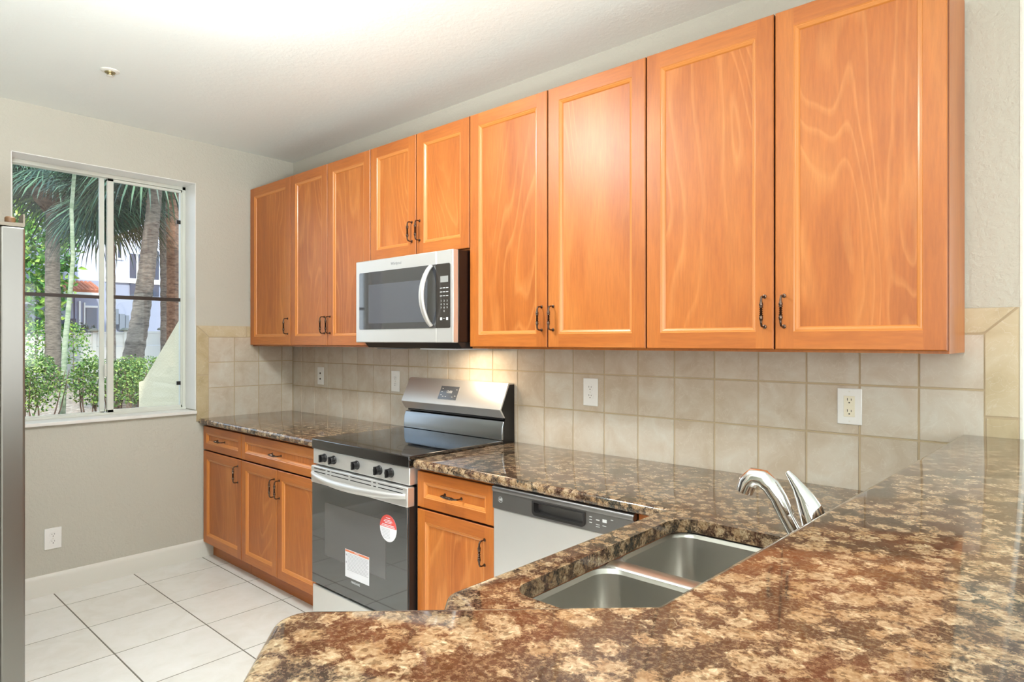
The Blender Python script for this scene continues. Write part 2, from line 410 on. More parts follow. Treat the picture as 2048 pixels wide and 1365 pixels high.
obj('window_pane', MB().box(XF-.044, XF-.040, ya+.03, -1.16, zb+.018, zt-.012), M['glass'], win, smooth=0)
obj('window_latch', MB().box(XF-.008, XF+.006, -1.150, -1.138, 1.19, 1.27), M['vinyl'], win, bevel=.003)
for z in (2.18, 1.13):
    obj('sash_clip', MB().box(XF-.012, XF-.004, yr1-.042, yr1-.018, z-.012, z+.012), M['black'], win)

# ------------------------------------------------------------------ backsplash tiles
def wall_tile(mb, plane, a0, a1, z0, z1, mi=0, g=.0022, th=.007, e=.0018):
    a0 += g; a1 -= g; z0 += g; z1 -= g
    if a1-a0 < .004 or z1-z0 < .004: return
    if plane == 'back': P = lambda a, z, d: (a, -d, z)
    else: P = lambda a, z, d: (d, a, z)
    o = [(a0, z0), (a1, z0), (a1, z1), (a0, z1)]; i = [(a0+e, z0+e), (a1-e, z0+e), (a1-e, z1-e), (a0+e, z1-e)]
    v = [P(a, z, .002) for a, z in o] + [P(a, z, th) for a, z in i]
    mb.add(v, [(4, 5, 6, 7), (0, 1, 5, 4), (1, 2, 6, 5), (2, 3, 7, 6), (3, 0, 4, 7)], mi)
pit = .1693
zr = [ZC-.02, 1.088, 1.257, 1.427]
mb = MB(); xs = [0.006] + [4.018-pit*k for k in range(23, -1, -1)]
for a0, a1 in zip(xs, xs[1:]):
    for z0, z1 in zip(zr, zr[1:]): wall_tile(mb, 'back', a0, a1, z0, z1)
bd = MB()
wall_tile(bd, 'back', 4.018, 4.098, 1.0, 1.177, 1)
def mitre(mb, pts, plane, mi=1):
    P = (lambda a, z, d: (a, -d, z)) if plane == 'back' else (lambda a, z, d: (d, a, z))
    n = len(pts); cx = sum(p[0] for p in pts)/n; cz = sum(p[1] for p in pts)/n
    sh = [(a+(cx-a)*.02, z+(cz-z)*.02) for a, z in pts]
    v = [P(a, z, .002) for a, z in sh] + [P(a, z, .007) for a, z in sh]
    mb.add(v, [tuple(range(n, 2*n))] + [(i, (i+1) % n, (i+1) % n+n, i+n) for i in range(n)], mi)
mitre(mb, [(4.018, 1.179), (4.097, 1.179), (4.097, 1.503), (4.018, 1.429)], 'back')
mitre(mb, [(3.75, 1.429), (4.016, 1.429), (4.094, 1.504), (3.75, 1.504)], 'back')
for q in bd.v: pass
mb.add(bd.v, bd.f, 1)
mb.box(.001, 4.099, -.0042, -.0002, ZC-.02, 1.504, 2)
tag(obj('tile_backsplash', mb, [M['tile'], M['border'], M['grout']], smooth=0, recalc=True), 'beige square tile backsplash running along the long wall under the upper cabinets', 'backsplash')
mb = MB(); ys = [-.602, -.4325, -.263, -.0935, -.009]
for a0, a1 in zip(ys, ys[1:]):
    for z0, z1 in zip([ZC-.02, 1.099, 1.265, 1.431], [1.099, 1.265, 1.431]): wall_tile(mb, 'left', a0, a1, z0, z1)
wall_tile(mb, 'left', -.677, -.602, ZC-.02, 1.184, 1)
mitre(mb, [(-.677, 1.186), (-.604, 1.186), (-.604, 1.431), (-.677, 1.503)], 'left')
mitre(mb, [(-.675, 1.504), (-.600, 1.432), (-.351, 1.432), (-.351, 1.504)], 'left')
wall_tile(mb, 'left', -.349, -.02, 1.431, 1.506, 1)
mb.box(.0002, .0042, -.676, -.001, ZC-.02, 1.504, 2)
tag(obj('tile_backsplash', mb, [M['tile'], M['border'], M['grout']], smooth=0, recalc=True), 'short tan tile backsplash on the window wall beside the corner', 'backsplash')

# ------------------------------------------------------------------ cabinets
def pull(mb, c, along, out, L=.096, proj=.030):
    """ornate bar pull: c = point on the door face, along = bar direction, out = outwards"""
    c = Vector(c); a = Vector(along); o = Vector(out); h = L/2
    mb.lathe([(.0055, 0), (.0068, .001), (.0062, .003), (.004, .004)], c + a*h, o, 12)
    mb.lathe([(.0055, 0), (.0068, .001), (.0062, .003), (.004, .004)], c - a*h, o, 12)
    pts = [c+a*h, c+a*h+o*proj*.6, c+a*(h-.002)+o*proj*.85, c+a*(h-.009)+o*proj*.98]
    rad = [.0032, .0032, .0034, .0036]
    k = 22
    for i in range(k+1):
        t = -1+2*i/k; p = c - a*(t*(h-.014)) + o*proj
        r = .0038 + (.0030*max(0, 1-abs(abs(t)-.62)/.3)) + (.0026*(1 if i % 2 else -.35) if abs(t) < .42 else 0)
        pts.append(p); rad.append(r)
    pts += [c-a*(h-.009)+o*proj*.98, c-a*(h-.002)+o*proj*.85, c-a*h+o*proj*.6, c-a*h]; rad += [.0036, .0034, .0032, .0032]
    mb.tube(pts, rad, 8)

def front_mesh(w_, h_, fr, P, t=.019):
    """framed panel front; P maps (across, up, outward) to the world"""
    mb = MB()
    def ring(i0, d0, i1, d1, mis):
        o = [(i0, i0), (w_-i0, i0), (w_-i0, h_-i0), (i0, h_-i0)]; i = [(i1, i1), (w_-i1, i1), (w_-i1, h_-i1), (i1, h_-i1)]
        for k in range(4):
            a, b = o[k], o[(k+1) % 4]; c, d = i[(k+1) % 4], i[k]
            mb.add([P(*a, d0), P(*b, d0), P(*c, d1), P(*d, d1)], [(0, 1, 2, 3)], mis[k % 2])
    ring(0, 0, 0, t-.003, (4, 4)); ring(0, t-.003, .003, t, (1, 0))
    e = .003
    mb.add([P(e, e, t), P(fr, e, t), P(fr, h_-e, t), P(e, h_-e, t)], [(0, 1, 2, 3)], 0)
    mb.add([P(w_-fr, e, t), P(w_-e, e, t), P(w_-e, h_-e, t), P(w_-fr, h_-e, t)], [(0, 1, 2, 3)], 0)
    mb.add([P(fr, e, t), P(w_-fr, e, t), P(w_-fr, fr, t), P(fr, fr, t)], [(0, 1, 2, 3)], 1)
    mb.add([P(fr, h_-fr, t), P(w_-fr, h_-fr, t), P(w_-fr, h_-e, t), P(fr, h_-e, t)], [(0, 1, 2, 3)], 1)
    pr = [(fr, t), (fr+.003, t-.003), (fr+.0055, t-.0025), (fr+.008, t-.004), (fr+.013, t-.0065), (fr+.016, t-.011)]
    for (a, da), (b, db) in zip(pr, pr[1:]): ring(a, da, b, db, (3, 3))
    q = fr+.016
    mb.add([P(q, q, t-.011), P(w_-q, q, t-.011), P(w_-q, h_-q, t-.011), P(q, h_-q, t-.011)], [(0, 1, 2, 3)], 2)
    mb.add([P(0, 0, 0), P(0, h_, 0), P(w_, h_, 0), P(w_, 0, 0)], [(0, 1, 2, 3)], 0)
    return mb
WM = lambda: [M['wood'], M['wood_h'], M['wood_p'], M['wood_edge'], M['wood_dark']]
def front(name, parent, x0, x1, z0, z1, yface, pull_at=None, fr=.056, facing='-y'):
    g = .0024
    a0, a1 = x0+g, x1-g
    if facing == '-y': P = lambda a, z, d: (a0+a, yface+.019-d, z0+z); out = (0, -1, 0); al = (1, 0, 0)
    else: P = lambda a, z, d: (yface+.019-d, a1-a, z0+z); out = (-1, 0, 0); al = (0, -1, 0)
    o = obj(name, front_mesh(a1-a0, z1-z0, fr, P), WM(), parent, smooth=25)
    if pull_at:
        px, pz, vert = pull_at; hb = MB()
        c = (px, yface, pz) if facing == '-y' else (yface, px, pz)
        pull(hb, c, (0, 0, 1) if vert else al, out)
        obj('handle', hb, M['pull'], o)
    return o
def body(parent, x0, x1, y0, y1, z0, z1, t=.016, name='body'):
    mb = MB()
    mb.box(x0, x0+t, y0, y1, z0, z1); mb.box(x1-t, x1, y0, y1, z0, z1)
    mb.box(x0+t, x1-t, y0, y1, z1-t, z1); mb.box(x0+t, x1-t, y0, y1, z0, z0+t); mb.box(x0+t, x1-t, y1-.008, y1, z0+t, z1-t)
    # face frame
    mb.box(x0+t, x0+t+.02, y0, y0+.018, z0+t, z1-t); mb.box(x1-t-.02, x1-t, y0, y0+.018, z0+t, z1-t)
    return obj(name, mb, M['wood'], parent, smooth=0)

I = .0254
XO = .0066
cx = [XO+I*k for k in (0, 21, 54, 84, 120, 156)]
UB, UT, UY = 1.372, 2.439, -.324
def upper(i, z0, doors, label):
    x0, x1 = cx[i], cx[i+1]
    t = thing('upper_cabinet', label, 'cabinet', ((x0+x1)/2, -.16, z0), 'maple wall cabinets along the long wall')
    body(t, x0+.0006, x1-.0006, -.304, -.0085, z0-.002 if i != 2 else z0, UT)
    n_ = len(doors); dw = (x1-x0)/n_
    for k, hside in enumerate(doors):
        a, b = x0+dw*k, x0+dw*(k+1)
        px = (b-.030) if hside == 'r' else (a+.030)
        front('door', t, a, b, z0+.006, UT-.002, UY, (px, z0+.126, True))
    return t
upper(0, UB, ['r'], 'narrow maple upper cabinet with one door, in the corner beside the window wall')
upper(1, UB, ['r', 'l'], 'tall two-door maple upper cabinet just left of the microwave')
upper(2, 1.826, ['r', 'l'], 'short two-door maple cabinet directly above the microwave')
upper(3, UB, ['r', 'l'], 'tall two-door maple upper cabinet just right of the microwave')
upper(4, UB, ['r', 'l'], 'widest-looking two-door maple upper cabinet at the right end of the row')

CF = -.635
def base(x0, x1, label, layout, toe=True):
    t = thing('base_cabinet', label, 'cabinet', ((x0+x1)/2, -.3, ZF), 'maple base cabinets under the granite counter')
    body(t, x0+.0006, x1-.0006, CF+.020, -.0085, .108, .868)
    obj('toe_board', MB().box(x0+.001, x1-.001, CF+.062, CF+.078, ZF, .1075), M['toe'], t, smooth=0)
    for kind, a, b, z0, z1, pl in layout: front(kind, t, a, b, z0, z1, CF, pl, fr=.050 if kind == 'door' else .042)
    return t
DZ0, DZ1, RZ0, RZ1 = .110, .700, .708, .858
a, b, c_ = cx[0], cx[1], cx[2]
base(a, b, 'maple base cabinet with one drawer and one door against the window wall',
     [('drawer', a, b, RZ0, RZ1, ((a+b)/2, (RZ0+RZ1)/2, False)), ('door', a, b, DZ0, DZ1, (b-.045, .612, True))])
mid = (b+c_)/2
base(b, c_-.004, 'wide maple base cabinet with one drawer over two doors, left of the stove',
     [('drawer', b, c_-.004, RZ0, RZ1, (mid, (RZ0+RZ1)/2, False)), ('door', b, mid, DZ0, DZ1, (mid-.028, .598, True)), ('door', mid, c_-.004, DZ0, DZ1, (mid+.028, .598, True))])
a, b = cx[3]+.002, 2.592
base(a, b, 'narrow maple base cabinet with one drawer and one door between stove and dishwasher',
     [('drawer', a, b, RZ0, RZ1, ((a+b)/2, (RZ0+RZ1)/2, False)), ('door', a, b, DZ0, DZ1, (b-.050, .60, True))])
# sink cabinet of the peninsula, facing the aisle
t = thing('base_cabinet', 'maple sink base cabinet under the peninsula, facing the stove aisle', 'cabinet', (3.6, -1.1, ZF), 'maple base cabinets under the granite counter')
mb = MB()
mb.box(3.36, 3.376, -1.53, -.66, .108, .868); mb.box(3.376, 3.93, -1.53, -1.514, .108, .868); mb.box(3.376, 3.93, -.66, -.644, .108, .868); mb.box(3.376, 3.93, -1.514, -.66, .108, .124)
obj('body', mb, M['wood'], t, smooth=0)
obj('toe_board', MB().box(3.41, 3.425, -1.53, -.66, ZF, .1075), M['toe'], t, smooth=0)
front('door', t, -1.10, -.672, DZ0, DZ1+.158, 3.341, (-1.07, .72, True), .05, '-x')
front('door', t, -1.53, -1.10, DZ0, DZ1+.158, 3.341, (-1.13, .72, True), .05, '-x')
tag(obj('filler_panel', MB().box(3.208, 3.358, -.632, -.61, .108, .868), M['wood'], smooth=0), 'maple filler strip between dishwasher and peninsula cabinet', 'filler panel')

# ------------------------------------------------------------------ stone slabs
def offset(poly, d):
    """move a counter-clockwise outline inwards by d"""
    n = len(poly); out = []
    for i in range(n):
        p0, p1, p2 = Vector(poly[i-1]), Vector(poly[i]), Vector(poly[(i+1) % n])
        e0 = (p1-p0).normalized(); e1 = (p2-p1).normalized()
        n0 = Vector((-e0.y, e0.x)); n1 = Vector((-e1.y, e1.x)); b_ = (n0+n1)
        b_ = b_/max(.25, b_.dot(n0)) if b_.length > 1e-6 else n0
        out.append(tuple(p1 + b_*d))
    return out
def round_poly(poly, rad):
    out = []; n = len(poly)
    for i in range(n):
        r = rad.get(i, 0)
        p0, p1, p2 = Vector(poly[i-1]), Vector(poly[i]), Vector(poly[(i+1) % n])
        if not r: out.append(tuple(p1)); continue
        a = (p0-p1).normalized(); b_ = (p2-p1).normalized(); ang = a.angle(b_); L = r/math.tan(ang/2)
        c = p1 + (a+b_).normalized()*(r/sin(ang/2)); s_ = p1+a*L - c; e_ = p1+b_*L - c
        a0 = math.atan2(s_.y, s_.x); a1 = math.atan2(e_.y, e_.x); da = (a1-a0+pi) % (2*pi)-pi
        for k in range(9): out.append((c.x+r*cos(a0+da*k/8), c.y+r*sin(a0+da*k/8)))
    return out
def slab(outer, zt_, th, prof, hole=None):
    mb = MB(); n = len(outer)
    loops = [(offset(outer, d), zt_-z) for d, z in prof]
    for (l0, z0), (l1, z1) in zip(loops, loops[1:]):
        mb.add([(x, y, z0) for x, y in l0] + [(x, y, z1) for x, y in l1], [(i, (i+1) % n, (i+1) % n+n, i+n) for i in range(n)])
    for (l, z), fl_ in ((loops[0], 0), (loops[-1], 1)):
        rings = [[Vector((x, y, 0)) for x, y in l]]
        if hole: rings.append([Vector((x, y, 0)) for x, y in hole])
        tri = geometry.tessellate_polygon(rings)
        mb.add([(p.x, p.y, z) for r in rings for p in r], tri)
    if hole:
        k = len(hole); mb.add([(x, y, loops[0][1]) for x, y in hole] + [(x, y, loops[-1][1]) for x, y in hole], [(i, i+k, (i+1) % k+k, (i+1) % k) for i in range(k)])
    bm = bmesh.new(); vs = [bm.verts.new(v) for v in mb.v]
    for f in mb.f:
        try: bm.faces.new([vs[i] for i in f])
        except ValueError: pass
    bmesh.ops.remove_doubles(bm, verts=bm.verts, dist=1e-5)
    out = MB(); bm.verts.index_update()
    out.add([v.co[:] for v in bm.verts], [[v.index for v in f.verts] for f in bm.faces]); bm.free()
    return out
TH = .036
def bull(th, r=.014):
    p = []
    for k in range(6): a = pi/2*k/5; p.append((r-r*sin(a), r-r*cos(a)))
    q = [(d, th-z) for d, z in p[::-1]]
    return p+q
ccw = lambda pts: pts if sum(pts[i-1][0]*pts[i][1]-pts[i][0]*pts[i-1][1] for i in range(len(pts))) > 0 else pts[::-1]
lc = ccw([(.009, -.0085), (.002, -.0085), (.002, -.664), (1.379, -.664), (1.379, -.0085)][1:])
tag(obj('granite_countertop', slab(lc, ZC, TH, bull(TH)), M['granite'], smooth=30), 'short brown granite countertop between the window wall and the stove', 'countertop', )
hole = round_poly([(3.385, -1.430), (3.800, -1.430), (3.800, -.715), (3.385, -.715)], {0: .05, 1: .05, 2: .05, 3: .07})
rc = [(2.141, -.0085), (2.141, -.664), (3.312, -.664), (3.303, -1.52), (3.69, -1.965), (3.926, -1.738), (3.982, -.0085)]
rc = ccw(round_poly(rc, {1: .02, 3: .05}))
tag(obj('granite_countertop', slab(rc, ZC, TH, bull(TH), hole), M['granite'], smooth=30), 'L-shaped brown granite countertop holding the sink, right of the stove', 'countertop')
BT = 1.12
bar = [(3.958, -.002), (3.892, -1.754), (3.600, -2.032), (3.905, -2.300), (4.335, -1.90), (4.335, -.002)]
bar = ccw(round_poly(bar, {2: .035, 3: .05, 4: .05}))
tag(obj('granite_bar_top', slab(bar, BT, .034, bull(.034, .013)), M['granite'], smooth=30), 'raised angled brown granite bar top in the foreground', 'bar top')
# half wall under the bar
mb = MB().prism([(3.985, -.0005), (3.930, -1.742), (3.655, -2.005), (3.745, -2.105), (4.098, -1.80), (4.098, -.0005)], 'z', ZF, BT-.0345)
struct(obj('wall_bar', mb, M['wall'], smooth=0))

# ------------------------------------------------------------------ sink
t = thing('kitchen_sink', 'double bowl stainless undermount sink set in the granite peninsula', 'sink', (3.59, -1.07, .70))
def bowl(x0, x1, y0, y1, ztop, depth, r=.055):
    mb = MB(); prof = [(0, 0, r), (.004, .01, r), (.012, depth-.03, r), (.022, depth-.008, r), (.045, depth, r)]
    loops = []
    for d, z, rr in prof:
        p = round_poly([(x0+d, y0+d), (x1-d, y0+d), (x1-d, y1-d), (x0+d, y1-d)], {0: rr, 1: rr, 2: rr, 3: rr}); loops.append([(x, y, ztop-z) for x, y in p])
    n_ = len(loops[0])
    for l0, l1 in zip(loops, loops[1:]): mb.add(l0+l1, [(i, i+n_, (i+1) % n_+n_, (i+1) % n_) for i in range(n_)])
    mb.add(loops[-1], [tuple(range(n_))]); return mb, loops[0]
zs = ZC-TH-.001
b1, l1 = bowl(3.378, 3.806, -1.050+.012, -.708, zs-.006, .19)
b2, l2 = bowl(3.378, 3.806, -1.438, -1.094+.012, zs-.006, .19)
mb = MB()   # flange with two openings
outer = [(3.366, -1.450), (3.82, -1.450), (3.82, -.696), (3.366, -.696)]
rings = [[Vector((x, y, 0)) for x, y in outer], [Vector((p[0], p[1], 0)) for p in l1], [Vector((p[0], p[1], 0)) for p in l2]]
tri = geometry.tessellate_polygon(rings)
mb.add([(p.x, p.y, zs-.006) for r in rings for p in r], tri)
obj('rim', mb, M['steel'], t, smooth=0)
mb = MB(); dv = [(-1.0855, zs-.0055)] + [(-1.060+.0255*-cos(pi*k/8), zs-.0055+.006*sin(pi*k/8)) for k in range(1, 8)] + [(-1.0345, zs-.0055)]
obj('divider', mb.prism(dv, 'x', 3.385, 3.80), M['steel_sink'], t, smooth=60)
o = obj('bowl', b1, M['steel_sink'], t, smooth=50, recalc=False)
obj('drain', MB().lathe([(.045, 0), (.043, .003), (.02, .002), (.018, .004)], (3.6, -.87, zs-.196), (0, 0, 1)), M['chrome'], o)
o = obj('bowl', b2, M['steel_sink'], t, smooth=50, recalc=False)
obj('drain', MB().lathe([(.045, 0), (.043, .003), (.02, .002), (.018, .004)], (3.6, -1.26, zs-.196), (0, 0, 1)), M['chrome'], o)

# ------------------------------------------------------------------ faucet
fx, fy = 3.868, -1.05
t = thing('kitchen_faucet', 'chrome pull-out faucet with arched lever behind the sink', 'faucet', (fx, fy, ZC))
obj('body', MB().lathe([(.030, 0), (.030, .004), (.026, .010), (.024, .03), (.024, .075), (.026, .09), (.025, .105), (.018, .118), (.004, .122)], (fx, fy, ZC), (0, 0, 1), 28), M['chrome'], t, smooth=60)
sp = [(fx-.005, fy, .955), (3.835, fy, .990), (3.812, fy, 1.022), (3.793, fy, 1.055), (3.778, fy, 1.086), (3.763, fy, 1.108), (3.747, fy, 1.121), (3.729, fy, 1.122), (3.715, fy, 1.109), (3.708, fy, 1.089)]
obj('spout', MB().tube(sp[:4], [.0165, .0165, .016, .0158], 20), M['chrome'], t, smooth=60)
obj('spray_head', MB().tube(sp[3:], [.0162, .017, .018, .0195, .020, .0195, .0175], 20), M['chrome'], t, smooth=60)
obj('nozzle', MB().lathe([(.0135, 0), (.0135, .006), (.010, .007)], (3.709, fy, 1.093), (-.3, 0, -1), 18), M['charcoal'], t)
hp = [(fx-.010, fy, 1.000), (fx-.018, fy, 1.040), (fx-.028, fy, 1.072), (fx-.040, fy, 1.096), (fx-.052, fy, 1.115), (fx-.063, fy, 1.130), (fx-.073, fy, 1.142)]
obj('lever', MB().tube(hp, [.0245, .0255, .0235, .018, .0125, .009, .0055], 18), M['chrome'], t, smooth=60)

# ------------------------------------------------------------------ range
RX0, RX1, RY = 1.3835, 2.1345, -.668
t = thing('electric_range', 'freestanding stainless electric stove with black glass top between base cabinets', 'stove', ((RX0+RX1)/2, -.33, ZF))
rbody = obj('body', MB().box(RX0+.002, RX1-.002, -.625, -.012, ZF+.02, .868), M['sidepaint'], t, bevel=.003)
obj('cooktop', MB().box(RX0-.003, RX1+.003, RY-.006, -.085, .872, .921), M['blackglass'], t, bevel=.004, bseg=3)
BM = mat('burner print', lin(70, 70, 72), .2)
for bx, by, r in ((1.56, -.49, .10), (1.96, -.49, .085), (1.56, -.23, .075), (1.96, -.23, .10), (1.76, -.2, .05)):
    n_ = 40; mb = MB()
    vs = [(bx+q*cos(2*pi*k/n_), by+q*sin(2*pi*k/n_), .9214) for q in (r, r-.0016) for k in range(n_)]
    mb.add(vs, [(k, (k+1) % n_, (k+1) % n_+n_, k+n_) for k in range(n_)])
    obj('burner_mark', mb, BM, t, smooth=0)
cp = obj('control_panel', MB().box(RX0, RX1, RY, -.60, .797, .872), M['steel'], t, bevel=.004)
for u, v in ((643, 918), (661.5, 921.5), (707.5, 931.5), (752.5, 941.5), (775.5, 946.5)):
    p = at_y(u, v, RY-.018)
    kb = MB().lathe([(.021, 0), (.021, .004), (.0185, .006), (.0175, .022), (.016, .025)], (p.x, RY, .836), (0, -1, 0), 24)
    kb.box(p.x-.0045, p.x+.0045, RY-.032, RY-.006, .818, .854)
    k_ = obj('knob', kb, M['black'], cp, bevel=.001)
door = obj('oven_door', MB().box(RX0, RX1, RY-.004, -.628, .212, .788), M['charcoal'], t, bevel=.003)
mb = MB().box(RX0-.001, RX1+.001, RY-.012, -.64, .706, .790)
band = obj('door_band', mb, M['steel'], door, bevel=.005, bseg=3)
mb = MB()
for z in (.779, .763):
    k = 0; x = RX0+.03
    for L in (.10, .02, .14, .16, .02, .18):
        if k in (1, 4) and z < .77: L2 = L
        mb.box(x, min(x+L, RX1-.03), RY-.0128, RY-.0118, z-.0018, z+.0018); x += L+.016; k += 1
obj('vent_slots', mb, M['black'], door, smooth=0)
hp = []; n_ = 24
for k in range(n_+1):
    s_ = k/n_; q = 1-(2*s_-1)**2
    hp.append((RX0+.012+(RX1-RX0-.024)*s_, RY-.010-.052*q**.75, .752-.010*q))
obj('handle', MB().tube(hp, [.010+.006*(1-(2*k/n_-1)**2) for k in range(n_+1)], 14, flat=1.15, flat_axis=(0, 0, 1)), M['steel'], door, smooth=60)
gl = obj('door_glass', MB().box(RX0+.004, RX1-.004, RY-.009, RY-.003, .214, .705), M['ovenglass'], door, bevel=.002)
mb = MB().box(RX0+.12, RX1-.15, RY-.0096, RY-.0088, .37, .625)
obj('door_screen', mb, M['oveninner'], door, smooth=0)
obj('storage_drawer', MB().box(RX0, RX1, RY-.004, -.628, .05, .200), M['steel'], t, bevel=.006, bseg=3)
obj('kick_strip', MB().box(RX0+.01, RX1-.01, -.61, -.60, ZF, .05), M['charcoal'], t)
# backguard
gp = [(-.012, .925), (-.012, 1.196), (-.050, 1.198), (-.056, 1.194), (-.116, 1.070), (-.086, 1.028), (-.05, 1.025), (-.05, .925)]
bg = obj('backguard', MB().prism([(y, z) for y, z in gp], 'x', RX0-.004, RX1+.0035), M['steel'], t, bevel=.002)
obj('end_cap', MB().prism([(-.014, .90), (-.014, 1.190), (-.048, 1.190), (-.106, 1.070), (-.080, 1.03), (-.09, .99), (-.09, .90)], 'x', RX1+.0036, RX1+.0046), M['black'], t, smooth=0)
obj('lower_guard', MB().prism([(-.052, .921), (-.052, 1.018), (-.088, 1.012), (-.098, .985), (-.102, .921)], 'x', RX0, RX1+.003), mat('glossy slate trim', lin(168, 174, 180), .22, 1.0), t, bevel=.003)
obj('gap_strip', MB().box(RX0+.02, RX1-.002, -.085, -.0525, 1.0185, 1.0265), M['black'], t)
nrm = Vector((0, -(1.194-1.070), -(-.056+.116))).normalized()      # outward of the slanted face
nrm = Vector((0, -.124, .060)).normalized(); upv = Vector((0, .060, .124)).normalized()
def on_face(x, s_, out=0): return Vector((x, -.116, 1.070)) + upv*s_ + nrm*out
def face_quad(mb, x0, x1, s0, s1, out, th=.001, mi=0):
    v = [on_face(x, s_, o_) for o_ in (out-th, out) for x, s_ in ((x0, s0), (x1, s0), (x1, s1), (x0, s1))]
    mb.add(v, [(0, 3, 2, 1), (4, 5, 6, 7), (0, 1, 5, 4), (1, 2, 6, 5), (2, 3, 7, 6), (3, 0, 4, 7)], mi)
mb = MB(); face_quad(mb, 1.672, 1.812, .030, .104, .0015, .003)
disp = obj('display', mb, mat('display glass', lin(88, 92, 98), .08, Specular_IOR_Level=1.0), bg, smooth=0)
mb = MB()
for k, (dx, ds) in enumerate(((.012, .022), (.012, .04), (.012, .058), (.03, .014), (.05, .014), (.12, .02), (.12, .055), (.10, .014))):
    face_quad(mb, 1.672+dx, 1.672+dx+.010, .030+ds, .030+ds+.003, .002, .0006)
obj('display_marks', mb, M['ink2'], disp, smooth=0)
text('display_digits', '12:00', .020, on_face(1.745, .072, .0019), (1, 0, 0), upv, M['ink2'], disp)
# stickers on the oven glass
yg = RY-.0098
sc_ = at_y(776.5, 1058, yg); r_ = .0585
st = thing('round_sticker', 'round red and white sticker on the oven door glass', 'sticker', (sc_.x, yg, sc_.z-r_))
def disc_part(mb, a0, a1, y, cxx, czz, r, mi):
    n_ = 30; vs = [(cxx+r*cos(a0+(a1-a0)*k/n_), y, czz+r*sin(a0+(a1-a0)*k/n_)) for k in range(n_+1)]
    mb.add(vs, [tuple(range(n_+1))], mi)
mb = MB(); disc_part(mb, 0, 2*pi*29/30, yg-.0003, sc_.x, sc_.z, r_, 0)
mb.v = [(v[0], yg-.0003, v[2]) for v in mb.v]
obj('sticker_paper', MB().lathe([(r_, 0), (r_, .0004)], (sc_.x, yg, sc_.z), (0, -1, 0), 48), M['paper'], st, smooth=0)
mb = MB(); a0 = math.asin(.06)
disc_part(mb, a0, pi-a0, yg-.0008, sc_.x, sc_.z, r_, 0)
obj('sticker_top', mb, M['red'], st, smooth=0)
mb = MB()
for k, (dz, wd) in enumerate(((.044, .030), (.035, .050), (.029, .060), (.023, .044), (.014, .085), (.008, .092))):
    mb.box(sc_.x-wd/2, sc_.x+wd/2, yg-.0014, yg-.0008, sc_.z+dz-.0012, sc_.z+dz+.0012)
obj('sticker_lines', mb, M['paper'], st, smooth=0)
mb = MB()
for k in range(7):
    mb.box(sc_.x-.048+.002*k, sc_.x+.012, yg-.0008, yg-.0004, sc_.z-.006-k*.0062-.0005, sc_.z-.006-k*.0062+.0005)
obj('sticker_lines', mb, M['ink'], st, smooth=0)
p0 = at_y(690.5, 1098, yg); p1 = at_y(738.5, 1112, yg); z0 = at_y(690.5, 1153, yg).z; z1 = p0.z
st = thing('warning_label', 'rectangular white label with orange top band on the oven door glass', 'label', ((p0.x+p1.x)/2, yg, z0))
obj('label_paper', MB().box(p0.x, p1.x, yg-.0004, yg, z0, z1), M['paper'], st, smooth=0)
obj('label_band', MB().box(p0.x+.002, p1.x-.002, yg-.0008, yg-.0004, z1-.011, z1-.002), M['orange'], st, smooth=0)
text('label_heading', 'WARNING', .008, ((p0.x+p1.x)/2, yg-.001, z1-.0065), (1, 0, 0), (0, 0, 1), M['paper'], st, .0001)
mb = MB()
for k in range(13):
    zz = z1-.018-k*.0062
    if zz < z0+.01: break
    mb.box(p0.x+.017, p1.x-.006-(.012 if k % 4 == 3 else 0), yg-.0008, yg-.0004, zz-.0006, zz+.0006)
mb.box(p0.x+.006, p0.x+.012, yg-.0008, yg-.0004, z1-.030, z1-.022); mb.box(p0.x+.006, p0.x+.011, yg-.0008, yg-.0004, z1-.066, z1-.056)
obj('label_lines', mb, M['ink'], st, smooth=0)
pt = at_y(711, 1169, yg)
text('brand_lettering', 'FRIGIDAIRE', .0135, (pt.x, yg-.0002, pt.z), (1, 0, 0), (0, 0, 1), M['ink2'], door)

# ------------------------------------------------------------------ microwave
MX0, MX1, MZ0, MZ1, MY = 1.3865, 2.1345, 1.397, 1.8185, -.42
t = thing('microwave_oven', 'over-the-range stainless microwave mounted below the short cabinet', 'microwave', ((MX0+MX1)/2, -.2, MZ0-.028))
obj('body', MB().box(MX0+.004, MX1, -.386, -.008, MZ0, MZ1), M['sidepaint'], t, bevel=.003)
mb = MB().prism([(-.385, MZ0-.0005), (-.36, MZ0-.026), (-.02, MZ0-.030), (-.012, MZ0-.0005)], 'x', MX0+.03, MX1-.005)
bt = obj('underside', mb, M['charcoal'], t)
obj('grease_filter', MB().box(1.45, 1.70, -.33, -.12, MZ0-.034, MZ0-.0285), M['steel_dark'], bt)
obj('lamp_cover', MB().box(1.80, 2.06, -.33, -.12, MZ0-.034, MZ0-.0285), M['paper'], bt)
XS = 2.022
dr = obj('door', MB().box(MX0, XS-.001, MY, -.3865, MZ0, MZ1), M['steel'], t, bevel=.004)
cpn = obj('control_panel', MB().box(XS+.001, MX1, MY, -.3865, MZ0, MZ1), M['steel'], t, bevel=.004)
def rr(x0, x1, z0, z1, radii):
    return round_poly([(x0, z0), (x1, z0), (x1, z1), (x0, z1)], radii)
gz0, gz1 = 1.464, 1.757
obj('door_glass', MB().prism(rr(MX0+.033, XS-.001, gz0, gz1, {0: .008, 3: .008}), 'y', MY-.0025, MY+.001), mat('tinted door glass', lin(52, 54, 58), .05, Specular_IOR_Level=1.0, IOR=1.8), dr)
